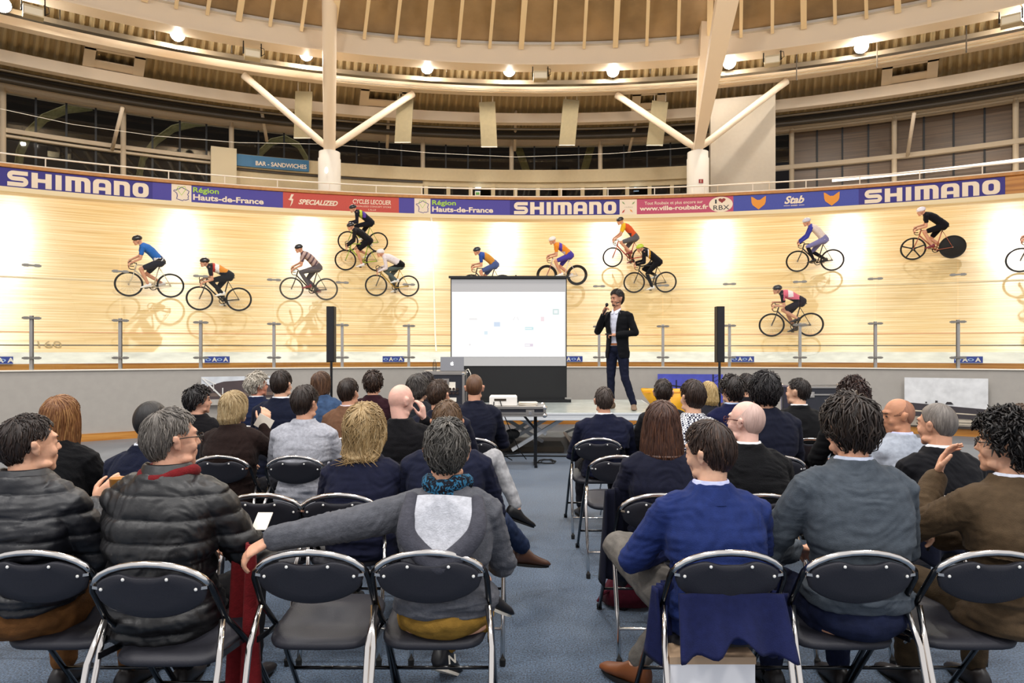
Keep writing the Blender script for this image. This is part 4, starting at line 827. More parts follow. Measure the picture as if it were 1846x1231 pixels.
        for i in range(NL):
            if not ok[i]: continue
            c = cs[:, i]; d_ = c[-1] - c[0]; ou = c[2] - C0; x = np.cross(d_, ou); nx = np.linalg.norm(x); 
            if nx < 1e-6: continue
            x /= nx; ou = ou / np.linalg.norm(ou); vs = []; uv = []
            u0 = la[i] / 2 / PI
            for j in range(seg):
                w_ = r0 * (1.0, 1.25, 1.15, .8, .15)[j] * (.7 + .6 * ((i * 7) % 10) / 10)
                for a_, b_ in ((1, 0), (0, .8), (-1, 0), (0, -.6)): vs.append(T @ Vector(c[j] + x * a_ * w_ + ou * b_ * w_ * .8)); uv.append((u0 + .003 * a_ + (i % 5) * .05, j * .08 + lt[i]))
            fs = [(j * 4 + a_, j * 4 + (a_ + 1) % 4, j * 4 + 4 + (a_ + 1) % 4, j * 4 + 4 + a_) for j in range(seg - 1) for a_ in range(4)]; m.add(vs, fs, 0, uv)
    return m.build('hair', hairmat(col, hi), par, smooth=True)
ST = dict(
    short=dict(th=.012, locks=520, ll=.032, lr=.0030, lift=.005, rough=.3, line=(.072, .020, -.078)),
    crop=dict(th=.004, locks=0, rough=.2, line=(.07, .01, -.075)),
    bushy=dict(th=.020, locks=620, ll=.045, lr=.0042, lift=.016, rough=.5, frizz=.003, line=(.06, -.012, -.098), top=.2, mess=.15),
    neat=dict(th=.015, locks=520, ll=.055, lr=.0036, lift=.004, rough=.3, line=(.072, .008, -.086), top=.25),
    curly=dict(th=.026, locks=700, ll=.03, lr=.0058, lift=.016, rough=.8, curly=.9, frizz=.005, line=(.055, -.01, -.10), top=.15),
    messy=dict(th=.014, locks=700, ll=.042, lr=.0034, lift=.012, rough=.5, frizz=.0015, line=(.06, .004, -.082), mess=.16, swirl=.35),
    bob=dict(th=.018, locks=700, ll=.07, lr=.0034, lift=.004, rough=.3, line=(.055, -.03, -.06), long=.055, tuck=.25, flare=.12, lt=.8),
    long=dict(th=.015, locks=900, ll=.09, lr=.0032, lift=.004, rough=.3, line=(.055, -.03, -.05), long=.15, flare=.05, lt=.9),
    updo=dict(th=.024, locks=900, ll=.09, lr=.003, lift=.012, rough=.5, frizz=.002, line=(.06, -.03, -.09), top=.2, mess=.22, swirl=.5, long=.05, tuck=.35),
)
# ---------------------------------------------------------------- folding chair
def make_chair():
    root = empty('folding_chair', (0, 0, 0))
    U = []       # inverted U: front foot, up to the side of the seat, round the back and down again
    pts = [(.222, .46, .012), (.213, .18, .40), (.209, -.02, .58), (.204, -.10, .70)]
    arcp = [(.204 * math.cos(a), -.10 - .035 * math.sin(a), .70 + .095 * math.sin(a)) for a in [PI * i / 12 for i in range(1, 12)]]
    path = pts + arcp + [(-x, y, z) for x, y, z in pts[::-1]]
    MB().tube([Vector(p) for p in path], .011, 10).build('frame', M['blackmetal'], root, smooth=True)
    top = [(.199 * math.cos(a), -.102 - .036 * math.sin(a), .704 + .095 * math.sin(a)) for a in [PI * i / 14 for i in range(1, 14)]]
    MB().tube([Vector(p) for p in top], .0119, 10).build('top_rail', M['chrome'], root, smooth=True)
    for s_ in (-1, 1):
        o = MB().tube([(s_ * .206, -.035, .575), (s_ * .222, -.10, .45), (s_ * .220, -.17, .24), (s_ * .220, -.235, .012)], .011, 10).build('leg', M['chrome'], root, smooth=True)
        MB().lathe([(.014, 0), (.015, .03), (.012, .035)], (s_ * .220, -.236, 0), 10).build('leg_cap', M['rubber'], o)
        MB().lathe([(.015, 0), (.016, .03), (.012, .035)], (s_ * .222, .465, 0), 10).build('front_foot_cap', M['rubber'], root)
        MB().bar((s_ * .208, -.06, .46), (s_ * .206, .2, .42), .006, .022).build('hinge_strap', M['blackmetal'], root)
    MB().tube([(-.219, -.195, .16), (.219, -.195, .16)], .008, 8).build('crossbar', M['chrome'], root, smooth=True)
    MB().tube([(-.217, .355, .16), (.217, .355, .16)], .008, 8).build('front_crossbar', M['blackmetal'], root, smooth=True)
    for x in (-.07, .07): MB().tube([(x, .14, .435), (x, .28, .30)], .006, 8).build('under_bar', M['chrome'], root)
    # seat pad
    g = MB(); rg = []
    def so(w_, d_, z, n=28, dz=0):
        r_ = []
        for i in range(n):
            a = 2 * PI * i / n; c, s_ = math.cos(a), math.sin(a); p = .45
            x = w_ * math.copysign(abs(c) ** p, c); y = d_ * math.copysign(abs(s_) ** p, s_); r_.append((x, .155 + y, z + (.02 * (y / d_)) + dz * (1 - (x / w_) ** 2) * (1 - (y / d_) ** 2)))
        return r_
    for w_, d_, z in ((.10, .1, .424), (.18, .18, .425), (.193, .195, .432), (.197, .2, .445), (.19, .192, .458), (.16, .16, .466), (.1, .09, .469), (.02, .02, .47)): rg.append(so(w_, d_, z))
    g.loft(rg).build('seat', M['vinyl'], root, smooth=True)
    # backrest pad: lens shape with a hand scoop at the top edge
    N_ = 30; up, dn = [], []
    for i in range(N_ + 1):
        u = -1 + 2 * i / N_; x = .187 * u
        zt = .700 + .076 * math.sqrt(max(0, 1 - abs(u) ** 2.3)) - .020 * math.exp(-(u / .36) ** 4); zb = .70 - .094 * math.sqrt(max(0, 1 - abs(u) ** 1.9))
        up.append((x, zt)); dn.append((x, zb))
    loop = up + dn[-2:0:-1]; cz = .70; rg = []
    def yb(x, z): return -.108 - (z - .7) * .30 - .018 * (1 - (x / .19) ** 2) * 1.
    for sc_, dy in ((.02, .015), (.6, .016), (.93, .014), (1.0, .006), (1.0, -.004), (.94, -.010), (.6, -.012), (.02, -.012)):
        rg.append([(x * sc_, yb(x * sc_, cz + (z - cz) * sc_) + dy, cz + (z - cz) * sc_) for x, z in loop])
    bk = g2 = MB().loft(rg).build('backrest', M['vinyl'], root, smooth=True)
    for x, z in ((-.072, .752), (.072, .752), (-.158, .712), (.158, .712)): MB().ell((x, yb(x, z) - .012, z), (.006, .004, .006), 8, 6).build('rivet', mat('rivet_white', 'f2f0ea', .3), bk, smooth=True)
    for s_ in (-1, 1): MB().bar((s_ * .148, yb(.148, .712) - .006, .712), (s_ * .192, -.118, .716), .010, .005, up=(0, 1, 0)).build('bracket', M['chrome'], root)
    return root
CH = make_chair(); CH['category'] = 'chair'; CH_used = []
def chair(x, y, label, rz=0., group='black folding chairs'):
    if not CH_used: c = CH
    else: c = copy_tree(CH)
    CH_used.append(c); c.location = (x, y, .008); c.rotation_euler = (0, 0, rz); c['label'] = label; c['category'] = 'chair'; c['group'] = group; return c
# ---------------------------------------------------------------- clothes materials
CT = {}
def dim(c, f):
    return ''.join('%02x' % int(int(c[i:i + 2], 16) * f) for i in (0, 2, 4))
def cloth(col, kind='wool'):
    if kind in ('wool', 'knit', 'puffer', 'denim') and sum(int(col[i:i + 2], 16) for i in (0, 2, 4)) < 420: col = dim(col, .78 if kind != 'puffer' else .42)
    k_ = (col, kind)
    if k_ in CT: return CT[k_]
    if kind == 'puffer': m = mat('quilted_nylon' + col, col, .46, var=.12, vscale=10, bump=.25, bscale=26, spec=.6)
    elif kind == 'knit': m = mat('knit' + col, col, .9, var=.14, vscale=50, bump=.35, bscale=160, sheen=.04)
    elif kind == 'denim': m = mat('denim' + col, col, .85, var=.22, vscale=24, bump=.25, bscale=200)
    elif kind == 'check':
        m = mat('check' + col, col, .8); nt = m.node_tree; b = nt.nodes['Principled BSDF']; tc = nt.nodes.new('ShaderNodeTexCoord'); ck = nt.nodes.new('ShaderNodeTexChecker'); ck.inputs['Scale'].default_value = 75
        ck.inputs['Color1'].default_value = (*srgb('20233c'), 1); ck.inputs['Color2'].default_value = (.8, .8, .82, 1); nt.links.new(tc.outputs['Object'], ck.inputs[0]); nt.links.new(ck.outputs[0], b.inputs['Base Color'])
    elif kind == 'pattern':
        m = mat('patterned' + col, col, .85); nt = m.node_tree; b = nt.nodes['Principled BSDF']; tc = nt.nodes.new('ShaderNodeTexCoord'); v = nt.nodes.new('ShaderNodeTexNoise'); v.inputs['Scale'].default_value = 42; v.inputs['Detail'].default_value = 1; v.inputs['Distortion'].default_value = 2.5
        r = nt.nodes.new('ShaderNodeValToRGB'); e = r.color_ramp.elements; e[0].position = .5; e[0].color = (*srgb('14161f'), 1); e[1].position = .56; e[1].color = (*srgb(col), 1); nt.links.new(tc.outputs['Object'], v.inputs['Vector']); nt.links.new(v.outputs[0], r.inputs[0]); nt.links.new(r.outputs[0], b.inputs['Base Color'])
    elif kind == 'plaid':
        m = mat('plaid' + col, col, .8, var=.5, vscale=16)
    else: m = mat('wool' + col, col, .85, var=.12, vscale=40, bump=.22, bscale=240, sheen=.03)
    if kind not in ('puffer',): m.node_tree.nodes['Principled BSDF'].inputs['Specular IOR Level'].default_value = .18
    CT[k_] = m; return m
def torso_into(mb, H, w_, dp, lean, hipz=.50, top=True, grow=0., hem=.46):
    "elliptical rings from the hips to the neck root; lean moves the shoulders along +Y"
    sh = H - .315; R_ = []
    def ly(z): f_ = (z - hipz) / (sh - hipz); return lean * f_ + .035 * math.sin(cl(f_) * PI) * -1
    lv = [(hem - .02, .6, .6), (hem, .195, .14), (hem + .06, .205, .15), (hipz + .14, .165, .125), (hipz + .25, .17, .125), (sh - .20, .185 + w_, .13), (sh - .10, .195 + w_, .128), (sh - .02, .185 + w_, .112), (sh + .025, .145 + w_, .092), (sh + .055, .09 + w_ * .3, .072), (sh + .09, .062, .06)]
    for i, (z, a, b) in enumerate(lv):
        if i == 0: a, b = .1, .08
        elif i < 9: a *= .91
        n = 28; p_ = .82; R_.append([(math.copysign(abs(math.cos(2 * PI * j / n)) ** p_, math.cos(2 * PI * j / n)) * (a + grow), ly(z) + math.copysign(abs(math.sin(2 * PI * j / n)) ** p_, math.sin(2 * PI * j / n)) * (b + grow + dp), z) for j in range(n)])
    mb.loft(R_); return sh, ly(sh)
def arm_pts(H, w_, lean, side, el, hd):
    sh = H - .345; s = Vector((side * (.155 + w_), lean * .95, sh)); return [s, Vector(el), Vector(hd)]
def shoe_into(mb, ank, yaw, pitch=0.):
    "ankle point, toe direction yaw about z (0 = +Y)"
    T = Matrix.Translation(Vector(ank)) @ Matrix.Rotation(yaw, 4, 'Z') @ Matrix.Rotation(pitch, 4, 'X'); rg = []
    for y, w_, zt, zb in ((-.075, .012, -.045, -.07), (-.07, .032, .0, -.095), (-.04, .039, .02, -.097), (.02, .041, .01, -.097), (.08, .046, -.03, -.097), (.14, .048, -.05, -.096), (.185, .038, -.062, -.094), (.205, .015, -.075, -.088)):
        rg.append([T @ Vector((math.cos(2 * PI * j / 12) * w_, y, (zt + zb) / 2 + math.sin(2 * PI * j / 12) * (zt - zb) / 2)) for j in range(12)])
    mb.loft(rg)
PERS = []
def person(name_label, x, y, H=1.29, skin='d9a184', hs='short', hc='2b1d16', hi=None, yaw=0., pitch=0., roll=0., body_yaw=0., top=('1a1c2c', 'wool'), pants='23252f', shoes='1a1414', collar=None, w_=0.0, lean=0.0, el=None, er=None, hl=None, hr=None, near=1, dp=0., jac_grow=.012, collar_h=.0, legs=None, seed=None, extras=None, hoff=(0, 0), hk=.94, hstyle=None, fl=None, fr=None, hand_opts=None, seatz=.48, cat='person', loc_z=0., col_c=None, nofold=False, hem=.46):
    seed = seed or (len(PERS) + 3); H = H - (dict(ST.get(hs) or {}, **(hstyle or {})).get('th', 0) * .8); vox = {1: .0062, 2: .0085, 3: .0115}[near]; q = random.Random(seed)
    sd = lambda a, d: Vector(a if a is not None else d)
    EL = [sd(el, (-.238 - w_, .10 + lean, H - .60)), sd(er, (.238 + w_, .10 + lean, H - .60))]; HD = [sd(hl, (-.085, .33, .66)), sd(hr, (.07, .34, .67))]
    root = None
    nb = Vector((0, lean + .005, H - .26)); hc_ = Vector((hoff[0], lean + .035 + hoff[1], H - .118 * hk))
    HT = Matrix.Translation(hc_) @ Matrix.Rotation(yaw, 4, 'Z') @ Matrix.Rotation(pitch, 4, 'X') @ Matrix.Rotation(roll, 4, 'Y')
    b = XB(); hb = XB(HT); head_into(hb, hk, not (hs and ST[hs].get('long'))); b.v += hb.v; b.f += hb.f; b.m += hb.m
    b.caps([nb + Vector((0, -.0, -.09)), nb, hc_ + (HT.to_3x3() @ Vector((0, -.02, -.05)))], [.068, .056, .054 * hk], 14)
    torso_into(b, H - .004, w_ - .02, -.012, lean, top=False, grow=-.012)
    ho = hand_opts or {}
    A = []
    for i, s_ in ((0, -1), (1, 1)):
        p = arm_pts(H, w_, lean, s_, EL[i], HD[i]); A.append(p)
        b.caps([p[0], p[1]], [.044, .038], 10); fd = (p[2] - p[1]).normalized(); b.caps([p[1], p[1] + (p[2] - p[1]) * .3, p[2]], [.038, .038, .026], 10)
        dv, pn, sdn, cu = ho.get(i, (fd + Vector((0, .2, -.15)), Vector((-s_ * .3, -.1, -1)), s_ * 1, .45))
        hand_into(b, p[2], dv, pn, sdn, 1.0, cu)
    LG = legs or [((-.10, 0, .50), (-.15, .43, .50), (-.15, .42, .10)), ((.10, 0, .50), (.15, .43, .50), (.15, .42, .10))]
    for h_, kn, an in LG: b.caps([Vector(h_), Vector(kn)], [.07, .048], 10); b.caps([Vector(kn), Vector(kn) * .65 + Vector(an) * .35, Vector(an)], [.046, .046, .032], 10)
    body = fuse(b, 'person', skinmat(skin), vox, smooth=1); root = body; root.location = (x, y, loc_z); root.rotation_euler = (0, 0, body_yaw)
    tag(root, name_label, cat); PERS.append(root)
    # trousers and shoes
    m = MB(); m.ell((0, .0 if hem < .5 else -.02, .52), (.165 if hem < .5 else .185, .125 if hem < .5 else .15, .08 if hem < .5 else .095), 18, 12)
    for h_, kn, an in LG:
        h_, kn, an = Vector(h_), Vector(kn), Vector(an); m.caps([h_, (h_ + kn) / 2, kn], [.088, .085, .068], 14); m.caps([kn, kn * .6 + an * .4, an + (kn - an).normalized() * .03], [.067, .062, .052], 12)
    fz = lambda co: vnoise(co, (14, 14, 22), seed) * .005 + vnoise(co, (35, 35, 45), seed + 1) * .0025
    fuse(m, 'trousers', cloth(pants, 'denim'), max(vox, .008), root, 1, fz)
    for i, (h_, kn, an) in enumerate(LG):
        yw, pt = ((fl or (.1, 0)), (fr or (-.1, 0)))[i]; m = MB(); shoe_into(m, an, yw, pt); o = m.build('shoe', mat('shoe_leather' + shoes, shoes, .45), root, smooth=True)
        T = Matrix.Translation(Vector(an)) @ Matrix.Rotation(yw, 4, 'Z') @ Matrix.Rotation(pt, 4, 'X'); s = MB(); s.loft([[T @ Vector((math.cos(2 * PI * j / 16) * .047 * (1 - .1 * (j in (3, 4, 5))), .065 + math.sin(2 * PI * j / 16) * .138, z)) for j in range(16)] for z in (-.101, -.088)]); s.build('sole', M['white'] if shoes in ('15151a', '222a30') else M['rubber'], o)
    # jacket
    j = MB(); g_ = jac_grow; sh, ly_ = torso_into(j, H, w_, dp, lean, grow=g_, hem=hem)
    for p, s_ in zip(A, (-1, 1)):
        e_ = p[1]; d_ = (p[2] - e_); rr = .062 + g_ * .7
        j.caps([p[0] + Vector((-s_ * .045, 0, .012)), p[0], (p[0] + e_) / 2, e_], [.075 + g_ * .5, rr + .004, rr - .006, rr - .012], 14); j.caps([e_, e_ + d_ * .35, e_ + d_ * .90], [rr - .012, rr - .014, .040 + g_ * .5], 12)
    kd = top[1]
    def fold(co):
        z = co[:, 2]; low = np.clip((sh - .12 - z) / .25, 0, 1)
        d_ = (vnoise(co, (7, 7, 26), seed) * .012 + vnoise(co, (12, 12, 60), seed + 4) * .006) * (.3 + low) + vnoise(co, (9, 9, 9), seed + 9) * .004
        d_ += vnoise(co + .3 * vnoise(co, (5, 5, 5), seed)[:, None], (22, 22, 40), seed + 11) * .0034
        if kd == 'puffer': ph = (z + .012 * vnoise(co, (6, 6, 3), seed)) / .082; fr_ = ph - np.floor(ph); d_ += .013 * np.sqrt(np.clip(1 - (2 * fr_ - 1) ** 2, 0, 1)) - .006 + vnoise(co, (26, 26, 26), seed + 2) * .004
        return d_
    jk = fuse(j, 'puffer_jacket' if kd == 'puffer' else ('jumper' if kd == 'knit' else 'jacket'), cloth(*top), vox, root, 2, fold)
    # shirt collar
    def band(nm, m_, r0, r1, z0, z1, t, back=.01, par=root, nn=28):
        rg = []
        for rr_, z in ((r0 + t, z0), (r1 + t, z1), (r1 + t * .4, z1 + t * .5), (r1, z1), (r0, z0)):
            rg.append([(nb.x + math.cos(2 * PI * i / nn) * rr_, nb.y + math.sin(2 * PI * i / nn) * rr_ * .95, z - (back * 2.2) * max(0, math.sin(2 * PI * i / nn)) + .008 * (1 - max(0, math.sin(2 * PI * i / nn)))) for i in range(nn)])
        mm = MB(); mm.loft(rg + [rg[0]], cap=False); return mm.build(nm, m_, par, smooth=True)
    cz = H - .26
    if collar: band('shirt_collar', cloth(collar, 'plain'), .076, .062, cz - .02, cz + .034 + collar_h, .007)
    if kd in ('wool', 'puffer'): band('collar', cloth(*top), .092 + g_, .070 + g_ * .3, cz - .045, cz + (.012 if kd == 'wool' else .05), .011, par=jk)
    elif kd == 'knit': band('neckband', cloth(*top), .080, .066, cz - .03, cz + .004, .009, par=jk)
    if hs:
        st_ = dict(ST[hs]); st_.update(hstyle or {}); hair(root, HT, st_, hc, hi, hk, seed, near < 3)
    # eyes and brows
    for s_ in (-1, 1):
        MB().ell(HT @ Vector((s_ * .030 * hk, .0845 * hk, .004 * hk)), (.0085, .0085, .0055), 8, 6).build('eye', mat('eye_dark', '1c1512', .25), root, smooth=True)
        MB().caps([HT @ Vector((s_ * .014 * hk, .092 * hk, .024 * hk)), HT @ Vector((s_ * .044 * hk, .082 * hk, .026 * hk))], [.0035, .003], 6).build('eyebrow', hairmat(hc if hs else '4a3628'), root, smooth=True)
    return root, HT, hc_, nb, jk, A
def glasses(root, HT, col='15110f', k=1., clear=True):
    g = MB()
    for s_ in (-1, 1):
        g.tube([HT @ Vector((s_ * .034 * k + .022 * k * math.cos(a), .1 * k + (-.006 * abs(math.cos(a))) * k, .002 * k + .016 * k * math.sin(a))) for a in [2 * PI * i / 14 for i in range(14)]], .0018 * k, 6, closed=True)
        g.tube([HT @ Vector(p) for p in ((s_ * .056 * k, .094 * k, .006 * k), (s_ * .078 * k, .03 * k, .008 * k), (s_ * .086 * k, -.012 * k, .006 * k), (s_ * .086 * k, -.03 * k, -.01 * k))], .0022 * k, 6)
    g.tube([HT @ Vector((-.012 * k, .102 * k, .006 * k)), HT @ Vector((.012 * k, .102 * k, .006 * k))], .0016 * k, 6)
    return g.build('glasses', mat('frame' + col, col, .3), root, smooth=True)
# ---------------------------------------------------------------- the audience, row by row (row A is nearest)
YA, YB, YC_, YD, YE = 2.436, 3.38, 4.61, 5.55, 6.5
def seat(p, lab, dx=0., dy=-.085): return chair(p[0].location.x + dx, p[0].location.y + dy, lab)
# row A
p1 = person('person in navy quilted vest, dark short hair, turned right, at the lower left edge', -1.864, 2.52, 1.277, 'e0ab8c', 'short', '241812', '4a3324', yaw=-.62, top=('1c1e30', 'puffer'), jac_grow=.022, hem=.56, pants='8a5a30', hr=(.07, .30, .86), er=(.24, .08, .68), w_=.0, hand_opts={1: (Vector((.6, .3, .7)), Vector((-.3, .8, -.3)), 1, .5)}, lean=-.02)
p2 = person('person in black quilted puffer jacket and red scarf, grey hair with bald crown, glasses', -1.324, 2.52, 1.30, 'dca68a', 'short', '5e5750', 'b4aaa0', yaw=-.78, top=('141318', 'puffer'), jac_grow=.026, w_=.004, pants='1a1a20', hstyle=dict(thin=(.0, -.045, .10, .030), th=.018, ll=.045), er=(.31, .10, .66), hr=(.22, .28, .70)); glasses(p2[0], p2[1])
p3 = person('person in grey hooded sweatshirt and patterned blue scarf, arm stretched over the empty chair', -.255, 2.53, 1.252, 'd9a284', 'messy', '3c3833', '9c958c', yaw=.03, pitch=-.18, top=('6f7078', 'knit'), w_=-.006, pants='b98d3a', shoes='15151a', el=(-.43, -.13, .86), hl=(-.615, -.175, .835), er=(.215, .12, .66), hr=(.20, .33, .62), hand_opts={0: (Vector((-.8, -.12, -.45)), Vector((.1, .25, -1)), -1, .55)},
    legs=[((-.10, 0, .50), (-.16, .46, .55), (.13, .49, .46)), ((.10, 0, .50), (.06, .42, .50), (-.05, .50, .145))], fl=(-1.2, -.5), fr=(-.35, -.55), hem=.535, near=1, hk=.97, hstyle=dict(line=(.065, .03, -.085)))
p4 = person('person in bright blue blazer and lilac collar, sleek brown hair, grey trousers, legs crossed', .775, 2.52, 1.245, 'e3b294', 'neat', '2c1c14', '6a4a35', yaw=.75, pitch=-.12, roll=-.1, top=('26397c', 'wool'), collar='c9cdf0', pants='8d867e', shoes='7a4420', w_=.005, lean=.03, el=(-.29, .10, .68), legs=[((-.10, 0, .50), (-.30, .42, .64), (.10, .52, .60)), ((.10, 0, .50), (.12, .45, .50), (-.22, .42, .12))], fl=(-1.2, -.5), fr=(.7, 0))
p5 = person('person in slate grey blazer with bushy dark brown hair, dark blue jeans', 1.315, 2.52, 1.345, 'd9a284', 'bushy', '241912', '4e3a2c', yaw=.25, pitch=-.1, top=('5d6670', 'wool'), collar='c4ccdf', pants='222a4a', hem=.56, w_=.012, hstyle=dict(th=.019, line=(.06, -.02, -.11), ll=.06), el=(-.30, .12, .70))
p6 = person('person in brown cardigan with black curly hair and glasses, hand to the mouth', 1.93, 2.52, 1.285, 'e0ab8c', 'curly', '16110f', '3a2f2a', yaw=.85, top=('66513a', 'wool'), pants='54432f', collar='d8dcea', w_=.01, el=(-.29, .14, .80), hl=(-.15, .22, 1.0), er=(.20, .27, .70), hr=(-.20, .20, .745), hand_opts={0: (Vector((.25, -.12, .9)), Vector((.6, -.6, 0)), -1, .35), 1: (Vector((-.8, -.25, .1)), Vector((.1, -.3, -1)), 1, .7)}); glasses(p6[0], p6[1])
chair(-1.69, YA, 'black folding chair under the person in the navy quilted vest'); chair(-1.21, YA - .13, 'black folding chair behind the black puffer jacket'); chair(-.716, YA, 'empty black folding chair under the outstretched grey arm'); chair(-.294, YA, 'black folding chair of the person in the grey hooded sweatshirt')
chair(.767, YA, 'black folding chair draped with a navy coat behind the bright blue blazer'); chair(1.235, YA, 'black folding chair behind the slate grey blazer'); chair(1.70, YA, 'black folding chair behind the brown cardigan at the right edge')
# row B
p = person('person with long blonde-brown hair in black, behind the navy quilted vest', -2.43, 3.5, 1.29, 'e0ab8c', 'long', '7a4c28', 'd9a768', yaw=-.1, roll=.06, top=('0e0d11', 'knit'), w_=-.005); seat(p, 'black folding chair of the long-haired person at far left')
p = person('person with very short black hair, navy jumper, white collar, left of the puffer jacket', -1.91, 3.44, 1.262, '6a4532', 'crop', '120d0c', '221a18', yaw=-.2, pitch=-.1, top=('151c36', 'knit'), collar='e8ebf5', hstyle=dict(th=.008)); seat(p, 'black folding chair hidden behind the black puffer jacket')
p = person('person with messy pinned-up blonde hair in navy blazer', -.79, 3.47, 1.235, 'e3b294', 'updo', 'a88a5c', 'e2cfa6', yaw=-.15, top=('1b1f3c', 'wool'), w_=.005, lean=.02, hstyle=dict(long=.06, th=.036))
pf = MB(); q = random.Random(5)
for i in range(16):
    a = q.uniform(-1, 1); s0 = Vector((a * .085, -.075 - .02 * (1 - a * a), -.06)); pf.tube([p[1] @ (s0 + Vector((q.uniform(-.02, .02) * k, -.012 * k, -.028 * k))) for k in range(5)], [.0035, .0034, .003, .0024, .0008], 5)
pf.build('loose_locks', hairmat('a88a5c', 'e2cfa6'), p[0], smooth=True)
chair(-.86, YB, 'black folding chair behind the messy blonde hair, partly under the grey arm')
p = person('person with light brown hair and large ears in dark navy jacket, before the grey hood', -.345, 3.46, 1.265, 'd99c7c', 'short', '5a4028', '8a6a46', yaw=0, top=('1a1f3a', 'wool'), w_=.02, pants='2c3c5e', shoes='4a2e20', legs=[((-.10, 0, .50), (-.15, .43, .50), (-.15, .42, .10)), ((.10, 0, .50), (.27, .40, .52), (.42, .60, .30))], fr=(-1.1, -.2), hstyle=dict(th=.012, thin=(0, -.03, .105, .025))); chair(-.265, YB, 'black folding chair left of the aisle under the dark navy jacket')
p = person('person with straight brown shoulder-length hair in navy blazer, right of the aisle', .80, 3.47, 1.262, 'e3b294', 'long', '3e2216', '8a5838', yaw=0, top=('191c33', 'wool'), collar='e6e4e8', hstyle=dict(long=.12, th=.024, flare=.16)); chair(.735, YB, 'black folding chair with a navy coat, right of the aisle')
p = person('bald person with glasses in black jumper and white collar', 1.245, 3.46, 1.262, 'eebfae', None, '4a3a34', yaw=.75, top=('101014', 'knit'), collar='ffffff', w_=.012, col_c=1); glasses(p[0], p[1], '5a1a1a'); seat(p, 'black folding chair of the bald person with glasses')
st = hair(p[0], p[1], dict(th=.0012, locks=0, rough=.1, line=(-.0, -.0, -.075), thin=(0, .02, .06, .095)), 'd0aea2', 'dcc0b4', 1, 5, True)
p = person('person with cropped grey hair in black blazer and white collar at the right', 2.265, 3.46, 1.25, 'd9a284', 'crop', '6a625c', 'aaa298', yaw=.45, pitch=-.08, top=('121319', 'wool'), collar='eef0f4', hstyle=dict(th=.007)); chair(2.05, YB, 'black folding chair with a dark jacket over it, left of the brown cardigan')
chair(-1.244, YB, 'empty black folding chair right of the black puffer jacket')
# row C
p = person('person with blonde bob in dark brown jumper holding white paper', -2.0, 4.69, 1.25, 'e3b294', 'bob', 'a48a60', 'e2cfa6', yaw=-.5, top=('2c1c18', 'knit'), w_=.0, near=2, hr=(.16, .16, .98), er=(.24, .1, .80), hand_opts={1: (Vector((.1, .3, .9)), Vector((-.5, .6, 0)), 1, .5)}); seat(p, 'black folding chair of the blonde person in the brown jumper')
o = MB().box((-1.83, 4.83, 1.0), (.12, .004, .10), rot=Matrix.Rotation(.5, 3, 'Y')).build('paper_sheet', M['white']); tag(o, 'small white sheet of paper held by the blonde person in the brown jumper', 'paper')
p = person('person with dark hair in light grey zip-neck jumper', -1.485, 4.68, 1.285, 'd9a284', 'neat', '261a14', '4a382c', yaw=-.4, pitch=-.1, top=('a9aab2', 'knit'), w_=.015, near=2, hstyle=dict(th=.022)); seat(p, 'black folding chair of the person in the light grey jumper')
o = MB(); rg = [[(math.cos(2 * PI * i / 20) * r_, math.sin(2 * PI * i / 20) * r_, z) for i in range(20)] for r_, z in ((.088, .98), (.078, 1.045), (.070, 1.045), (.070, .98))]; o.loft(rg, cap=False).build('high_collar', cloth('a9aab2', 'knit'), p[4], smooth=True)
p = person('bald pink-scalped person in black, hand at the chin', -.735, 4.32, 1.31, 'e6b4a2', None, '4a3a34', yaw=-.75, pitch=-.3, top=('0f0e13', 'knit'), near=2, er=(.22, .30, .88), hr=(.13, .18, 1.06), hand_opts={1: (Vector((-.1, -.1, .9)), Vector((-.8, .2, 0)), 1, .5)}); seat(p, 'black folding chair of the bald person in black')
p = person('person with cropped brown hair in navy jacket, light trousers, knee out into the aisle', -.56, 5.0, 1.318, 'd9a284', 'short', '3a281c', '6a4c36', yaw=-.45, top=('191c30', 'wool'), w_=.02, near=2, pants='a5a4a6', shoes='0d0c0e', legs=[((-.10, 0, .50), (-.15, .43, .50), (-.15, .42, .10)), ((.10, 0, .50), (.42, .30, .68), (.60, .22, .28))], fr=(-1.2, -.4)); seat(p, 'black folding chair behind the bald person in black')
p = person('person with brown hair in black and white checked shirt', 1.30, 4.69, 1.325, 'e3b294', 'neat', '2c1c14', '5c4432', yaw=.35, top=('dfe0e4', 'check'), near=2, hstyle=dict(th=.018)); seat(p, 'black folding chair of the person in the checked shirt')
p = person('person with thick black hair in dark navy coat with high collar', 1.82, 4.69, 1.375, 'd9a284', 'bushy', '120d10', '35282a', yaw=.15, top=('161a30', 'wool'), w_=.025, near=2, hstyle=dict(th=.03, line=(.06, -.04, -.12))); seat(p, 'black folding chair of the person in the dark navy coat')
p = person('person with dark reddish-brown curls in black, before the slate grey blazer', 2.58, 4.92, 1.325, 'd9a284', 'curly', '2a1712', '5c3526', yaw=.2, top=('0f0f12', 'wool'), w_=.01, near=2, hstyle=dict(th=.024, curly=.4)); seat(p, 'black folding chair of the person with reddish curls')
p = person('tanned bald person in pale grey blazer with lilac collar, in profile facing left', 2.50, 4.2, 1.225, 'c08868', None, '3a2a20', yaw=1.25, pitch=-.15, body_yaw=.25, top=('9fa5b0', 'wool'), collar='c4c8e8', near=2); seat(p, 'black folding chair of the tanned bald person')
st = hair(p[0], p[1], dict(th=.0012, locks=0, rough=.1, line=(-.0, -.0, -.075), thin=(0, .02, .07, .10)), '9c6a50', 'b07c5e', 1, 5, False)
chair(.73, YC_, 'empty black folding chair at the aisle, third row on the right'); chair(-.90, YC_, 'black folding chair between the messy blonde hair and the bald person in black')
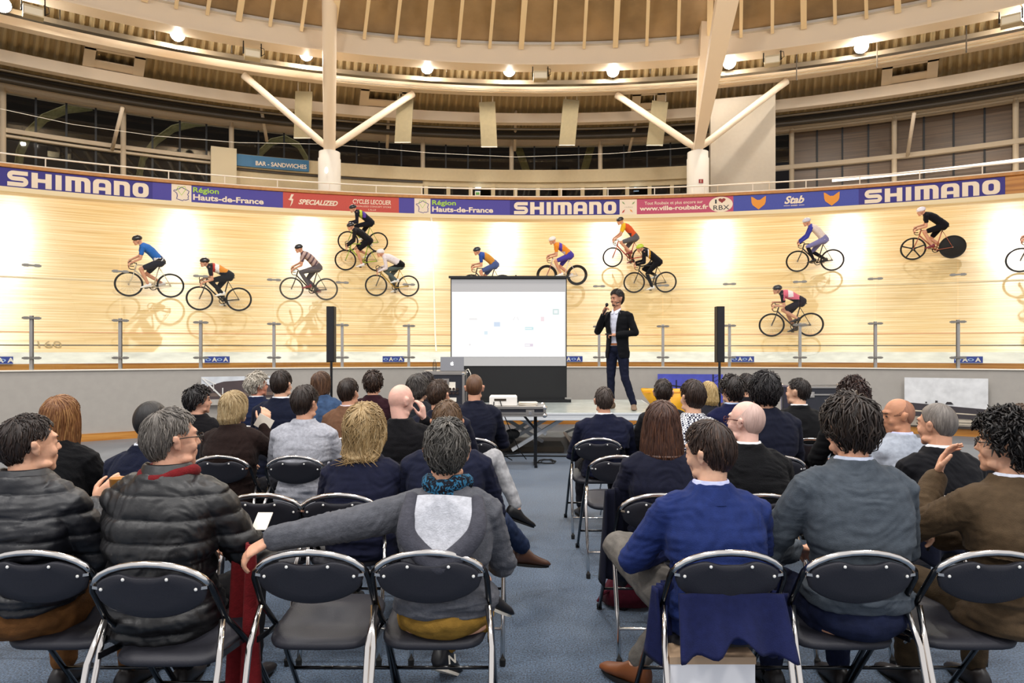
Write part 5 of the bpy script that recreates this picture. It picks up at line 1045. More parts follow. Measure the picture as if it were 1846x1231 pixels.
# row D
p = person('person with short greying hair in navy suit, right of the aisle', .795, 5.64, 1.23, 'd9a284', 'short', '3c302a', '7d6e64', yaw=.05, top=('151a38', 'wool'), collar='f2f2f4', w_=.025, near=2, hstyle=dict(th=.012, thin=(0, -.04, .10, .02))); chair(.715, YD, 'black folding chair of the greying person in the navy suit')
p = person('person with dark hair and small bald spot beside the navy suit', 1.31, 5.63, 1.30, 'd9a284', 'short', '241811', '4a3628', yaw=-.3, top=('17171d', 'wool'), near=3, hstyle=dict(thin=(.03, -.04, .095, .018))); seat(p, 'black folding chair beside the navy suit')
p = person('person with wavy dark hair in royal navy jumper and pale blue collar', 1.90, 5.63, 1.325, 'e3b294', 'bushy', '1c1310', '43302a', yaw=.4, top=('161c48', 'knit'), collar='c0d0ec', near=3, hstyle=dict(th=.02)); seat(p, 'black folding chair of the person in the royal navy jumper')
p = person('person with trimmed dark hair in black blazer and white collar, facing left', 2.47, 5.63, 1.305, 'e3b294', 'short', '1e1613', '40322a', yaw=.75, top=('101014', 'wool'), collar='f4f4f6', near=3); seat(p, 'black folding chair of the trimmed-hair person facing left')
p = person('person with curly black hair tied low, in black, in profile facing right', -2.71, 5.63, 1.235, 'dca68a', 'bushy', '120c0c', '2e2220', yaw=-1.1, top=('100e12', 'knit'), near=3, hstyle=dict(th=.02)); seat(p, 'black folding chair of the dark-haired person in profile at left')
p = person('person with dark brown hair in navy jumper and white collar, left block', -1.99, 5.63, 1.372, 'e3b294', 'neat', '22160f', '4a3426', yaw=-.25, top=('151c34', 'knit'), collar='e9ecf8', w_=.02, near=2, hstyle=dict(th=.016)); seat(p, 'black folding chair of the navy jumper with white collar')
p = person('person with short dark hair in tan corduroy jacket', -1.41, 5.63, 1.302, 'd9a284', 'neat', '24170f', '4a3426', yaw=-.4, top=('8a6248', 'wool'), collar='d8c8cc', near=3, hstyle=dict(th=.015)); seat(p, 'black folding chair of the person in the tan corduroy jacket')
p = person('person with greying dark straight hair in black leather jacket', -.81, 5.63, 1.345, 'e3b294', 'bob', '2e2824', '7a716a', yaw=-.7, top=('22262e', 'wool'), near=3, hstyle=dict(long=.03)); seat(p, 'black folding chair of the person in the black leather jacket')
p = person('person with cropped ginger-brown hair in dark navy jacket, nearest the projector', -.325, 5.64, 1.34, 'dca284', 'crop', '5c3c26', '8a6242', yaw=-.05, top=('161a30', 'wool'), w_=.01, near=2, hstyle=dict(th=.008)); seat(p, 'black folding chair of the cropped-hair person nearest the projector')
# row E
p = person('person with long brown hair and blue denim collar', -1.92, 6.58, 1.34, 'e3b294', 'long', '4a2f1c', '8a6444', yaw=-.7, top=('4a648c', 'denim'), near=3, hstyle=dict(long=.07)); seat(p, 'black folding chair of the person with the denim collar')
p = person('person with tousled brown hair in maroon jumper', -1.40, 6.58, 1.34, 'd9a284', 'bushy', '2e1e16', '5e4432', yaw=-.15, top=('371420', 'knit'), near=3, hstyle=dict(th=.018)); seat(p, 'black folding chair of the person in the maroon jumper')
p = person('person with white curly hair in navy jacket, in profile facing right', -2.57, 6.58, 1.325, 'd48f74', 'bushy', 'b5ab9c', 'f4ecdc', yaw=-.95, top=('1a2648', 'wool'), collar='f0f0f4', near=3, hstyle=dict(th=.022, curly=.3)); seat(p, 'black folding chair of the white-haired person')
p = person('dark-haired person mostly hidden in the front left row', -.86, 6.58, 1.335, 'd9a284', 'short', '1a1110', '3a2824', yaw=-.2, top=('14141a', 'wool'), near=3); seat(p, 'black folding chair of the mostly hidden dark-haired person')
p = person('person with dark hair mostly hidden behind the wavy-haired navy jumper', 2.36, 6.58, 1.32, 'd9a284', 'short', '1e1411', '3e2c26', yaw=.2, top=('1a1a22', 'wool'), near=3); seat(p, 'black folding chair at the front of the right block, near the flight case')
p = person('blonde person mostly hidden behind the checked shirt', 1.98, 6.58, 1.24, 'e3b294', 'bob', 'b89a64', 'e6d4a8', yaw=.2, top=('2a2a34', 'wool'), near=3); seat(p, 'black folding chair of the mostly hidden blonde person')
p = person('brown-haired person cut off by the right frame edge beyond the curly hair', 3.62, 4.62, 1.135 + .02, 'd9a284', 'neat', '3e2a1a', '6a4a30', yaw=.1, top=('3c3a40', 'wool'), near=3); seat(p, 'black folding chair at the far right frame edge')
# ---------------------------------------------------------------- clothes and things of the nearest rows
def drape(name, lab, cat, mt, cx, cy, w_, z0, z1, th_=.012, slope=0., waves=3.2, amp=.02, rag=.03, seed=1, rz=0., par=None):
    "hanging cloth with folds; z0 top, z1 bottom"
    q = random.Random(seed); NX, NZ = 26, 16; ph = q.uniform(0, 6); fr_, bk_ = [], []
    for k in range(NZ + 1):
        f_ = k / NZ
        for i in range(NX + 1):
            u = -1 + 2 * i / NX; zb = z1 + rag * math.sin(u * 4 + ph) + rag * .5 * math.sin(u * 9 + ph)
            x = u * w_ * (1 + .10 * f_); y = slope * f_ + amp * (.4 + f_) * math.sin(u * waves * PI + ph + f_ * .8); z = z0 + (zb - z0) * f_
            fr_.append(Vector((x, y, z))); bk_.append(Vector((x, y + th_, z)))
    m = MB(); n = NX + 1; fs = [(k * n + i, k * n + i + 1, (k + 1) * n + i + 1, (k + 1) * n + i) for k in range(NZ) for i in range(NX)]; N_ = len(fr_)
    fs2 = [tuple(N_ + j for j in f[::-1]) for f in fs]; ed = [(i, N_ + i, N_ + i + 1, i + 1) for i in range(NX)] + [(NZ * n + i, NZ * n + i + 1, N_ + NZ * n + i + 1, N_ + NZ * n + i) for i in range(NX)] + [(k * n, (k + 1) * n, N_ + (k + 1) * n, N_ + k * n) for k in range(NZ)] + [(k * n + NX, N_ + k * n + NX, N_ + (k + 1) * n + NX, (k + 1) * n + NX) for k in range(NZ)]
    R_ = Matrix.Rotation(rz, 3, 'Z'); m.add([(R_ @ p) + Vector((cx, cy, 0)) for p in fr_ + bk_], fs + fs2 + ed); o = m.build(name, mt, par, smooth=True)
    return tag(o, lab, cat) if lab else o
navy = cloth('1d2456', 'wool')
drape('coat', 'navy coat hanging below the backrest behind the bright blue blazer', 'coat', navy, .775, 2.315, .185, .655, .485, amp=.014, rag=.03, seed=4, slope=-.09)
drape('coat', 'skirt of navy coat hanging down left of the draped chair', 'coat', navy, .565, 2.46, .06, .64, .40, amp=.03, seed=7, rz=.9); drape('coat', 'skirt of navy coat hanging down right of the draped chair', 'coat', navy, .975, 2.46, .06, .62, .40, amp=.03, seed=9, rz=-.9)
drape('coat', 'dark navy coat hanging off the left side of the chair by the aisle', 'coat', cloth('14172c', 'wool'), .56, 3.46, .11, .80, .33, amp=.03, seed=12, rz=.8)
drape('coat', 'dark jacket hung over the chair between slate blazer and brown cardigan', 'coat', cloth('1a2036', 'wool'), 2.10, 3.20, .17, .80, .5, amp=.02, seed=15)
# shirt tails and hems seen between backrest and seat
for par, mt, z0, z1, w_ in ((p3[0], cloth('b98d3a', 'denim'), .56, .468, .17), (p5[0], cloth('222a4a', 'denim'), .60, .472, .17), (p1[0], cloth('8a5a30', 'denim'), .58, .468, .16)):
    pass
# scarf of the puffer jacket
def ringscarf(par, nb, mt, r0, rt, z, tilt=0., seed=1, name='scarf'):
    q = random.Random(seed); m = MB()
    for k in range(2):
        pts = [Vector((nb.x + math.cos(a) * (r0 + .006 * math.sin(3 * a + k)), nb.y + math.sin(a) * (r0 * .98) + 0, z + k * rt * 1.1 + .012 * math.sin(2 * a + k * 2) - tilt * math.sin(a))) for a in [2 * PI * i / 40 for i in range(40)]]
        m.tube(pts, [rt * (1 + .07 * math.sin(i * 1.1 + k)) for i in range(40)], 10, closed=True)
    return m.build(name, mt, par, smooth=True)
red = cloth('8e1f24', 'knit'); s2 = ringscarf(p2[0], p2[3], red, .086, .024, 1.018); drape('scarf_end', None, None, red, .285, .0, .07, .78, .12, amp=.03, waves=1.6, seed=3, par=s2, rz=-.6)
ringscarf(p3[0], p3[3], cloth('2f6788', 'pattern'), .070, .031, .965, tilt=.012, seed=5)
# hood lying on the back of the sweatshirt
m = MB(); rim = [(-.120, -.075, .975), (-.125, -.165, .91), (-.115, -.20, .85), (-.04, -.215, .775), (.02, -.215, .765), (.11, -.20, .84), (.135, -.165, .90), (.125, -.075, .965)]
def cr(P_, n=6):
    o = []
    for i in range(len(P_) - 1):
        a, b, c, d = Vector(P_[max(0, i - 1)]), Vector(P_[i]), Vector(P_[i + 1]), Vector(P_[min(len(P_) - 1, i + 2)])
        for k in range(n): t = k / n; o.append(.5 * ((2 * b) + (c - a) * t + (2 * a - 5 * b + 4 * c - d) * t * t + (3 * b - a - 3 * c + d) * t ** 3))
    return o + [Vector(P_[-1])]
rc = cr(rim); hood = m.tube(rc, [.024 + .014 * math.sin(PI * i / (len(rc) - 1)) for i in range(len(rc))], 12, flat=.75).build('hood', cloth('5a5b64', 'knit'), p3[4], smooth=True)
m = MB(); cen = Vector((0, -.115, .985)); L1 = [p_ + Vector((0, -.012, 0)) for p_ in rc]; n = len(L1)
rows = []
for f_ in (1, .75, .5, .25): rows += [cen + (p_ - cen) * f_ + Vector((0, .012 * math.sin(f_ * PI), 0)) for p_ in L1]
rows.append(cen); fs = [(k * n + i, k * n + i + 1, (k + 1) * n + i + 1, (k + 1) * n + i) for k in range(3) for i in range(n - 1)] + [(3 * n + i, 3 * n + i + 1, 4 * n) for i in range(n - 1)]
m.add(rows, fs); m.build('hood_lining', cloth('b7b8bf', 'knit'), hood, smooth=True)
# cardigan pen, cup, bags
tag(MB().tube([(1.70, 2.68, .70), (1.74, 2.66, .84)], .006, 8).build('pen', M['blackplastic']), 'black pen held by the person in the brown cardigan', 'pen')
cup = MB().lathe([(.026, 0), (.03, .01), (.036, .09), (.038, .095), (.034, .094), (.028, .012)], (-1.70, 2.83, .875), 18).build('paper_cup', M['capwood'], smooth=True); tag(cup, 'small tan paper cup held by the person in the navy vest', 'cup')
bagm = mat('bag_white', 'f6f4f6', .6, var=.04, vscale=6, bump=.15, bscale=9)
pb = MB().box((.71, 2.37, .21), (.30, .11, .40)).build('paper_bag', bagm); tag(pb, 'white paper shopping bag with kraft rim under the blue coat chair', 'bag'); MB().box((.71, 2.37, .42), (.305, .115, .025)).build('kraft_rim', mat('kraft', 'b89a7c', .7), pb)
tag(MB().lathe([(.032, 0), (.036, .004), (.040, .10), (.038, .10), (.033, .008)], (1.16, 2.95, .008), 20).build('drinking_glass', glassmat('tumbler', (.9, .93, .93), 1.45), smooth=True), 'clear drinking glass standing on the carpet behind the white paper bag', 'glass')
m = MB(); rg = []
for z, a, b in ((.01, .10, .07), (.03, .165, .12), (.10, .155, .11), (.17, .12, .08), (.21, .05, .04), (.235, .035, .03), (.26, .06, .045)): rg.append([(.70 + a * math.cos(2 * PI * i / 24) * (1 + .05 * math.sin(i * 2.3)), 3.92 + b * math.sin(2 * PI * i / 24) * (1 + .05 * math.sin(i * 1.7)), z + (.01 * math.sin(i) if z > .03 else 0)) for i in range(24)])
bg = m.loft(rg).build('drawstring_bag', cloth('5c1226', 'knit'), smooth=True); tag(bg, 'small maroon drawstring bag on the carpet under the chair by the aisle', 'bag'); MB().tube([(.60, 3.88, .12), (.53, 3.84, .10), (.50, 3.82, .06)], .010, 6).build('tassel', cloth('5c1226', 'knit'), bg)
o = MB().box((-1.0, 2.62, .835), (.06, .09, .004), rot=Matrix.Rotation(.6, 3, 'X')).build('leaflet', M['white']); tag(o, 'white leaflet behind the outstretched hand of the grey sweatshirt', 'leaflet')
nf = text2('N', .036, .04)
o = MB().add([(x, 0, y) for x, y in nf.v], nf.f).build('shoe_emblem', M['white'], p3[0]); o.location = (-.03, .425, .105); o.rotation_euler = (-.2, 0, .5)

# ---------------------------------------------------------------- presenter on the stage
def presenter():
    s = 115.; X, Y = (1113 - 923) / s, 10.26; bz = SZ; H = 1.86; sc_ = 1.0
    # local: standing at origin, facing -Y turned toward -X; built facing +Y then rotated
    b = XB(); HT = Matrix.Translation(Vector((0, .02, 1.735))) @ Matrix.Rotation(-.35, 4, 'Z') @ Matrix.Rotation(-.12, 4, 'X'); hb = XB(HT); head_into(hb, 1.06); b.v += hb.v; b.f += hb.f; b.m += hb.m
    b.caps([(0, 0, 1.50), (0, .005, 1.60), (0, .01, 1.66)], [.066, .058, .056], 14)
    tor = [(.94, .10, .07), (.96, .155, .10), (1.05, .155, .105), (1.15, .15, .10), (1.3, .175, .11), (1.42, .19, .11), (1.49, .165, .095), (1.53, .10, .075), (1.57, .06, .06)]
    def rings(mb, tor, g): mb.loft([[(math.cos(2 * PI * j / 24) * (a + g), math.sin(2 * PI * j / 24) * (c + g), z) for j in range(24)] for z, a, c in tor])
    rings(b, tor, -.02)
    # arms: his right hand (+x when facing +Y is his right) holds the microphone at the mouth, left holds a remote at the waist
    AR = [((.20, 0, 1.46), (.30, .10, 1.22), (.13, .20, 1.50)), ((-.20, 0, 1.46), (-.30, -.02, 1.19), (-.05, .17, 1.16))]
    for i, (p, e_, h_) in enumerate(AR):
        b.caps([p, e_], [.046, .038], 10); b.caps([e_, h_], [.038, .027], 10)
    hand_into(b, AR[0][2], (-.35, .05, .75), (-.75, .3, -.4), -1, 1.0, .95); hand_into(b, AR[1][2], (.95, .1, .1), (0, -.5, -.9), -1, 1.0, .8)
    LG = [((.09, 0, .93), (.10, .03, .50), (.12, -.02, .10)), ((-.09, 0, .93), (-.14, .02, .50), (-.26, -.04, .10))]
    for h_, k_, a_ in LG: b.caps([h_, k_], [.075, .05], 10); b.caps([k_, a_], [.048, .034], 10)
    root = fuse(b, 'person', skinmat('c08a6c'), .0075, smooth=1); tag(root, 'person in dark blazer, white shirt and jeans speaking into a microphone on the stage', 'person')
    root.location = (X, Y, bz); root.rotation_euler = (0, 0, math.radians(143))
    hair(root, HT, dict(ST['short'], th=.018, top=.6, line=(.072, .022, -.075), ll=.045), '1e1511', '4a372b', 1.06, 9, True)
    be = XB(HT)
    for s_ in (-1, 1): be.ell((s_ * .048, .032, -.075), (.016, .034, .028), 10, 8)
    be.ell((0, .078, -.098), (.032, .020, .022), 10, 8); be.ell((0, .096, -.046), (.022, .008, .005), 8, 6); be.build('beard', hairmat('2a1c15', '4a3628'), root, smooth=True)
    for s_ in (-1, 1):
        MB().ell(HT @ Vector((s_ * .032, .09, .004)), (.009, .009, .0055), 8, 6).build('eye', mat('eye_dark', '1c1512', .25), root, smooth=True)
        MB().caps([HT @ Vector((s_ * .014, .099, .026)), HT @ Vector((s_ * .046, .088, .028))], [.005, .004], 6).build('eyebrow', hairmat('1e1511'), root, smooth=True)
    j = MB(); rings(j, [(.99, .12, .09), (1.0, .165, .115), (1.1, .15, .105), (1.2, .15, .103), (1.3, .172, .112), (1.42, .188, .112), (1.49, .165, .098), (1.535, .085, .072)], .0)
    fz = lambda co: vnoise(co, (12, 12, 28), 3) * .006
    fuse(j, 'shirt', cloth('dfe0ee', 'plain'), .0085, root, 2, fz)
    j = MB()
    # blazer: a shell open at the front
    rg = []; N_ = 34
    for z, a, c, op in ((.80, .185, .145, .55), (.90, .185, .14, .42), (1.05, .172, .13, .30), (1.18, .165, .125, .22), (1.3, .190, .135, .34), (1.42, .208, .135, .46), (1.49, .185, .12, .55), (1.545, .10, .09, .75)):
        r_ = []
        for side, sg in ((0, 1), (.018, -1)):
            ks = range(N_ + 1) if sg == 1 else range(N_, -1, -1)
            for k in ks:
                an = PI / 2 + op + (2 * PI - 2 * op) * k / N_; r_.append((math.cos(an) * (a + .012 - side), math.sin(an) * (c + .012 - side), z))
        rg.append(r_)
    j.loft(rg)
    for p, e_, h_ in AR:
        p, e_, h_ = Vector(p), Vector(e_), Vector(h_); j.caps([p - Vector((math.copysign(.04, p.x), 0, -.01)), p, (p + e_) / 2, e_], [.07, .066, .060, .054], 14); j.caps([e_, e_ + (h_ - e_) * .4, e_ + (h_ - e_) * .88], [.054, .05, .042], 12)
    jk = fuse(j, 'blazer', cloth('0e0d13', 'wool'), .0085, root, 2, lambda co: vnoise(co, (10, 10, 24), 5) * .006)
    lp = MB()
    for s_ in (-1, 1): lp.add([(s_ * .075, .09, 1.54), (s_ * .125, .115, 1.42), (s_ * .10, .135, 1.36), (s_ * .045, .145, 1.18), (s_ * .055, .138, 1.35)], [(0, 1, 2, 4), (4, 2, 3)])
    lp.build('lapels', cloth('100f15', 'wool'), jk); cb = MB()
    for s_ in (-1, 1): cb.add([(s_ * .01, .098, 1.535), (s_ * .075, .02, 1.585), (s_ * .075, .05, 1.53), (s_ * .045, .118, 1.49), (s_ * .012, .104, 1.50)], [(0, 1, 2, 3, 4)])
    cb.build('shirt_collar', cloth('e8e8f4', 'plain'), root)
    m = MB(); m.ell((0, 0, .95), (.165, .115, .09), 18, 12)
    for h_, k_, a_ in LG: h_, k_, a_ = Vector(h_), Vector(k_), Vector(a_); m.caps([h_, (h_ + k_) / 2, k_], [.098, .083, .066], 14); m.caps([k_, (k_ + a_) / 2, a_], [.064, .06, .05], 12)
    fuse(m, 'trousers', cloth('1a2038', 'denim'), .0085, root, 1, lambda co: vnoise(co, (16, 16, 24), 6) * .006)
    bl = MB(); bl.loft([[(math.cos(2 * PI * i / 28) * .168, math.sin(2 * PI * i / 28) * .119, z) for i in range(28)] for z in (1.0, 1.035)]); bl.build('belt', mat('belt_tan', '9a5a30', .5), root)
    for (h_, k_, a_), yw in zip(LG, (-.2, .5)): m = MB(); shoe_into(m, a_, yw); m.build('shoe', mat('suede', '7a6450', .8), root, smooth=True)
    R_ = root.matrix_basis.to_3x3() if False else Matrix.Rotation(math.radians(143), 3, 'Z'); W = lambda q: R_ @ Vector(q) + Vector((X, Y, bz))
    mk = MB().tube([W((.135, .225, 1.46)), W((.085, .20, 1.61))], [.012, .016], 12).build('microphone', M['blackmetal'], smooth=True); MB().ell(W((.078, .197, 1.632)), (.026, .026, .028), 14, 10).build('microphone_head', mat('mic_mesh', '2a2a2e', .5, .6), mk, smooth=True); tag(mk, 'black handheld microphone at the mouth of the person on the stage', 'microphone')
    tag(MB().box(W((.05, .19, 1.175)), (.11, .035, .02), rot=R_).build('remote', M['blackplastic']), 'small black remote held at the waist of the person on the stage', 'remote')
presenter()
# ---------------------------------------------------------------- bicycles and riders on the boards
def paint(o, mats, fn):
    for m_ in mats: o.data.materials.append(m_)
    me = o.data; n = len(me.polygons); c = np.zeros(n * 3); me.polygons.foreach_get('center', c); c = c.reshape(-1, 3); idx = np.zeros(n, int)
    for i in range(len(mats)): idx[fn[i](c[:, 0], c[:, 1], c[:, 2])] = i + 1
    me.polygons.foreach_set('material_index', idx); me.update()
WH = {}
def bicycle(MX, lab, frame_c='15151a', rim='101012', disc=False, thick=1., fork_c=None, crank=0.):
    fm = mat('bike_' + frame_c, frame_c, .3, .2, coat=.6); tm = mat('tyre' + rim, rim, .6); g = MB()
    BB = (.41, 0, .27); ST_ = (.265, 0, .86); HT_ = (.80, 0, .86); HB = (.835, 0, .72)
    for a, b, r_ in ((BB, ST_, .016), (ST_, HT_, .015), (BB, HB, .021), (HT_, HB, .02)): g.tube([a, b], r_, 8)
    for y in (-.05, .05): g.tube([(.41, y * .6, .27), (0, y, .335)], .010, 6); g.tube([(.27, y * .3, .82), (0, y, .335)], .008, 6)
    root = g.build('bicycle', fm, smooth=True); tag(root, lab, 'bicycle', 'track bicycles')
    f = MB()
    for y in (-.045, .045): f.tube([(.838, y * .6, .70), (.90, y, .52), (.975, y, .335)], .011, 6)
    f.build('fork', mat('bike_' + (fork_c or frame_c), fork_c or frame_c, .3, .2, coat=.6), root, smooth=True)
    for cx_, rear in ((0, 1), (.975, 0)):
        key = (disc and rear, disc and not rear, thick, rim)
        if key not in WH:
            w_ = MB(); w_.tube([(math.cos(2 * PI * i / 48) * .322, 0, math.sin(2 * PI * i / 48) * .320) for i in range(48)], .0155, 8, closed=True, upv=(0, 1, 0))
            o = w_.build('wheel', tm, root, smooth=True); h = MB().tube([(0, -.05, 0), (0, .05, 0)], .02, 10); h.build('hub', M['alu'], o)
            rm = MB(); rm.lathe([(.314, -.009), (.316, .009), (.314 - .026 * thick, .006), (.314 - .026 * thick, -.006), (.314, -.009)], rot=Matrix.Rotation(PI / 2, 3, 'X'), n=48); rm.f = rm.f[:-2]; rm.m = rm.m[:-2]; rm.build('rim', tm, o)
            s = MB()
            if disc and rear: s.lathe([(.31, -.002), (.02, -.03), (.02, .03), (.31, .002)], rot=Matrix.Rotation(PI / 2, 3, 'X'), n=40)
            elif disc:
                for k in range(5): a = 2 * PI * k / 5 + .3; s.loft([[(math.cos(a) * r_ - math.sin(a) * x * wd, y, math.sin(a) * r_ + math.cos(a) * x * wd) for x, y in ((-1, 0), (0, .01), (1, 0), (0, -.01))] for r_, wd in ((.01, .03), (.12, .018), (.3, .022))])
            else:
                for k in range(18): a = 2 * PI * k / 18; s.tube([(0, .02 * (-1) ** k, 0), (math.cos(a) * .3, 0, math.sin(a) * .3)], .0014, 4, cap=False)
            s.build('spokes' if not disc else ('disc' if rear else 'five_spokes'), tm if disc else M['alu'], o); WH[key] = o
        else: o = copy_tree(WH[key], root)
        o.location = (cx_, 0, .335)
    MB().loft([[(x + .235, y * w_, .915 + dz + z * .012) for y, z in ((-1, 0), (0, 1), (1, 0), (0, -1))] for x, w_, dz in ((-.13, .055, .015), (-.08, .07, .012), (0, .035, 0), (.13, .016, 0))]).build('saddle', M['rubber'], root); MB().tube([(.265, 0, .85), (.255, 0, .915)], .012, 8).build('seat_post', M['blackmetal'], root)
    hb = MB(); hb.tube([(.80, 0, .86), (.79, 0, .90), (.89, 0, .91)], .014, 8)
    for s_ in (-1, 1): hb.tube([(.89, 0, .91), (.89, s_ * .18, .91), (.93, s_ * .205, .905), (.975, s_ * .205, .87), (.975, s_ * .205, .81), (.93, s_ * .205, .775), (.85, s_ * .205, .77)], .0115, 8)
    hb.build('handlebar', M['blackmetal'], root, smooth=True)
    ca, sa = math.cos(crank), math.sin(crank); ck = MB().lathe([(.09, -.003), (.09, .003), (.07, .003), (.07, -.003), (.09, -.003)], (.41, -.045, .27), 28, rot=Matrix.Rotation(PI / 2, 3, 'X')); ck.f = ck.f[:-2]; ck.m = ck.m[:-2]
    for s_ in (-1, 1): ck.bar((.41, s_ * .06, .27), (.41 + s_ * ca * .17, s_ * .075, .27 + s_ * sa * .17), .02, .014, up=(0, 1, 0)); ck.box((.41 + s_ * ca * .17, s_ * .12, .27 + s_ * sa * .17), (.08, .07, .015))
    ck.build('crankset', M['blackmetal'], root); ch = MB(); ch.tube([(.41, -.045, .36), (0, -.045, .375)], .005, 4); ch.tube([(.41, -.045, .18), (0, -.045, .295)], .005, 4); ch.build('chain', M['alu'], root)
    root.matrix_basis = MX; return root
def ik(a, c, l1, l2, fwd=1):
    a, c = Vector(a), Vector(c); d = (c - a); L = min(d.length, (l1 + l2) * .995); d.normalize(); x = (l1 * l1 - l2 * l2 + L * L) / 2 / L; h = math.sqrt(max(0, l1 * l1 - x * x)); n = Vector((d.z, 0, -d.x)) * fwd
    if n.x * fwd < 0: n = -n
    return a + d * x + n * h
def rider(MX, lab, sz=1.36, sx=.70, low=0, jersey='2d5fae', shorts='15151c', sleeves=None, helmet='101014', skin='d39a7c', legc=None, shoes='e8e6e4', crank=0., drops=0, panels=(), long_=False, seed=1, hair_only=False, gloves='101014', headp=.25, pants2=()):
    sz -= .05; q = random.Random(seed); hip = Vector((.27, 0, .985)); SH = Vector((sx, 0, sz)); hands = Vector((.93, .2, .80)) if drops else Vector((.955, .2, .93))
    b = XB(); HT = Matrix.Translation(SH + Vector((.115, 0, .135 - .03 * low))) @ Matrix.Rotation(-PI / 2, 4, 'Z') @ Matrix.Rotation(-headp, 4, 'X'); hb = XB(HT); head_into(hb, 1.0); b.v += hb.v; b.f += hb.f; b.m += hb.m
    nk = SH + Vector((.02, 0, .03)); b.caps([nk - Vector((.05, 0, .03)), HT @ Vector((0, -.03, -.05))], [.06, .055], 10)
    ax = (SH - hip).normalized(); up = Vector((-ax.z, 0, ax.x)) * 1.; mid = hip.lerp(SH, .5) + up * (.05 if low else .03)
    def tors(mb, g):
        rg = []; cs = [(hip - ax * .12, .08, .07, 0), (hip - ax * .09, .14, .11, 0), (hip, .16, .12, .01), (hip.lerp(SH, .3), .145, .105, .035), (hip.lerp(SH, .6), .16, .11, .045), (hip.lerp(SH, .85), .175, .105, .03), (SH, .14, .08, .015), (SH + ax * .06, .07, .05, .01)]
        for c, a, d_, o_ in cs: rg.append([c + up * (o_ + math.sin(2 * PI * k / 20) * (d_ + g)) + Vector((0, math.cos(2 * PI * k / 20) * (a + g), 0)) for k in range(20)])
        mb.loft(rg)
    tors(b, -.015); AR, LG = [], []
    for s_ in (-1, 1):
        s0 = SH + Vector((-.01, s_ * .165, -.01)); h0 = Vector((hands.x, s_ * hands.y, hands.z)); e_ = ik(s0, h0, .30, .28, -1); e_ = e_ + Vector((0, s_ * .03, 0)); AR.append((s0, e_, h0)); b.caps([s0, e_], [.045, .038], 8); b.caps([e_, h0], [.036, .026], 8)
        hand_into(b, h0 + (h0 - e_).normalized() * -.02, Vector((.5, 0, -.6)), Vector((-.7, -s_ * .1, -.5)), s_, 1.0, .8)
        hj = hip + Vector((.03, s_ * .09, -.03)); pd = Vector((.41 + s_ * math.cos(crank) * .17 - .05, s_ * .11, .27 + s_ * math.sin(crank) * .17 + .10)); kn = ik(hj, pd, .44, .44, 1); LG.append((hj, kn, pd)); b.caps([hj, kn], [.08, .052], 10); b.caps([kn, kn.lerp(pd, .35), pd], [.05, .052, .034], 10)
    root = fuse(b, 'person', skinmat(skin), .0125, smooth=1); tag(root, lab, 'person', 'track riders'); fz = lambda co: vnoise(co, (14, 14, 14), seed) * .005
    j = MB(); tors(j, .008)
    for s0, e_, h0 in AR: j.caps([s0 - Vector((0, math.copysign(.03, s0.y), 0)), s0, s0.lerp(e_, .55 if not long_ else .98)], [.068, .062, .056 if not long_ else .048], 10); (j.caps([e_, h0.lerp(e_, .1)], [.047, .034], 10) if long_ else None)
    jo = fuse(j, 'jersey', cloth(jersey, 'plain'), .0125, root, 1, fz)
    if panels: paint(jo, [cloth(c, 'plain') for c, _ in panels], [f for _, f in panels])
    s = MB(); s.loft([[c + up * (o_ + math.sin(2 * PI * k / 20) * d_) + Vector((0, math.cos(2 * PI * k / 20) * a, 0)) for k in range(20)] for c, a, d_, o_ in ((hip - ax * .14, .09, .08, 0), (hip - ax * .10, .155, .125, 0), (hip + ax * .02, .172, .133, .01), (hip + ax * .10, .165, .128, .015))])
    for hj, kn, pd in LG:
        s.caps([hj, hj.lerp(kn, .75 if not legc else 1.0)], [.10, .074 if not legc else .060], 12)
        if legc == 'long': s.caps([kn, kn.lerp(pd, .4), pd], [.058, .058, .042], 10)
    so = fuse(s, 'shorts' if legc != 'long' else 'leggings', cloth(shorts, 'plain'), .0125, root, 1)
    if pants2: paint(so, [cloth(c, 'plain') for c, _ in pants2], [f for _, f in pants2])
    for hj, kn, pd in LG:
        if legc and legc != 'long': lg_ = MB(); lg_.caps([kn, kn.lerp(pd, .35), pd], [.056, .057, .04], 10); lg_.build('leg_warmer', cloth(legc, 'plain'), root, smooth=True)
        m = MB(); T = Matrix.Translation(pd) @ Matrix.Rotation(-PI / 2, 4, 'Z'); sh_ = MB(); shoe_into(sh_, (0, 0, .02), 0, -.15); m.add([T @ Vector(p) for p in sh_.v], sh_.f); m.build('shoe', mat('shoe' + shoes, shoes, .4), root, smooth=True)
    if helmet:
        h = XB(HT @ Matrix.Rotation(-.12, 4, 'X')); rg = []
        for z, a, c in ((.01, .084, .105), (.03, .094, .122), (.06, .092, .122), (.095, .074, .10), (.122, .045, .062), (.13, .012, .018)): rg.append([(math.cos(2 * PI * i / 24) * a, math.sin(2 * PI * i / 24) * c - .014, z + (.012 * math.cos(2 * PI * i / 24 - PI / 2) if z < .04 else 0)) for i in range(24)])
        h.loft(rg); ho = h.build('helmet', mat('helmet' + helmet, helmet, .3, coat=.4), root, smooth=True); v = XB(HT @ Matrix.Rotation(-.12, 4, 'X')); dk = '101014' if helmet not in ('101014', '1a1a20') else '8a8a90'
        for x in (-.045, 0, .045): v.loft([[(x + i * w_, y, z) for i in (-1, 1)] + [(x + w_, y, z - .012), (x - w_, y, z - .012)] for y, z, w_ in ((.085, .072, .004), (.03, .121 - abs(x) * .35, .008), (-.04, .128 - abs(x) * .35, .009), (-.095, .095 - abs(x) * .3, .004))])
        v.build('vents', mat('vent' + dk, dk, .4), ho)
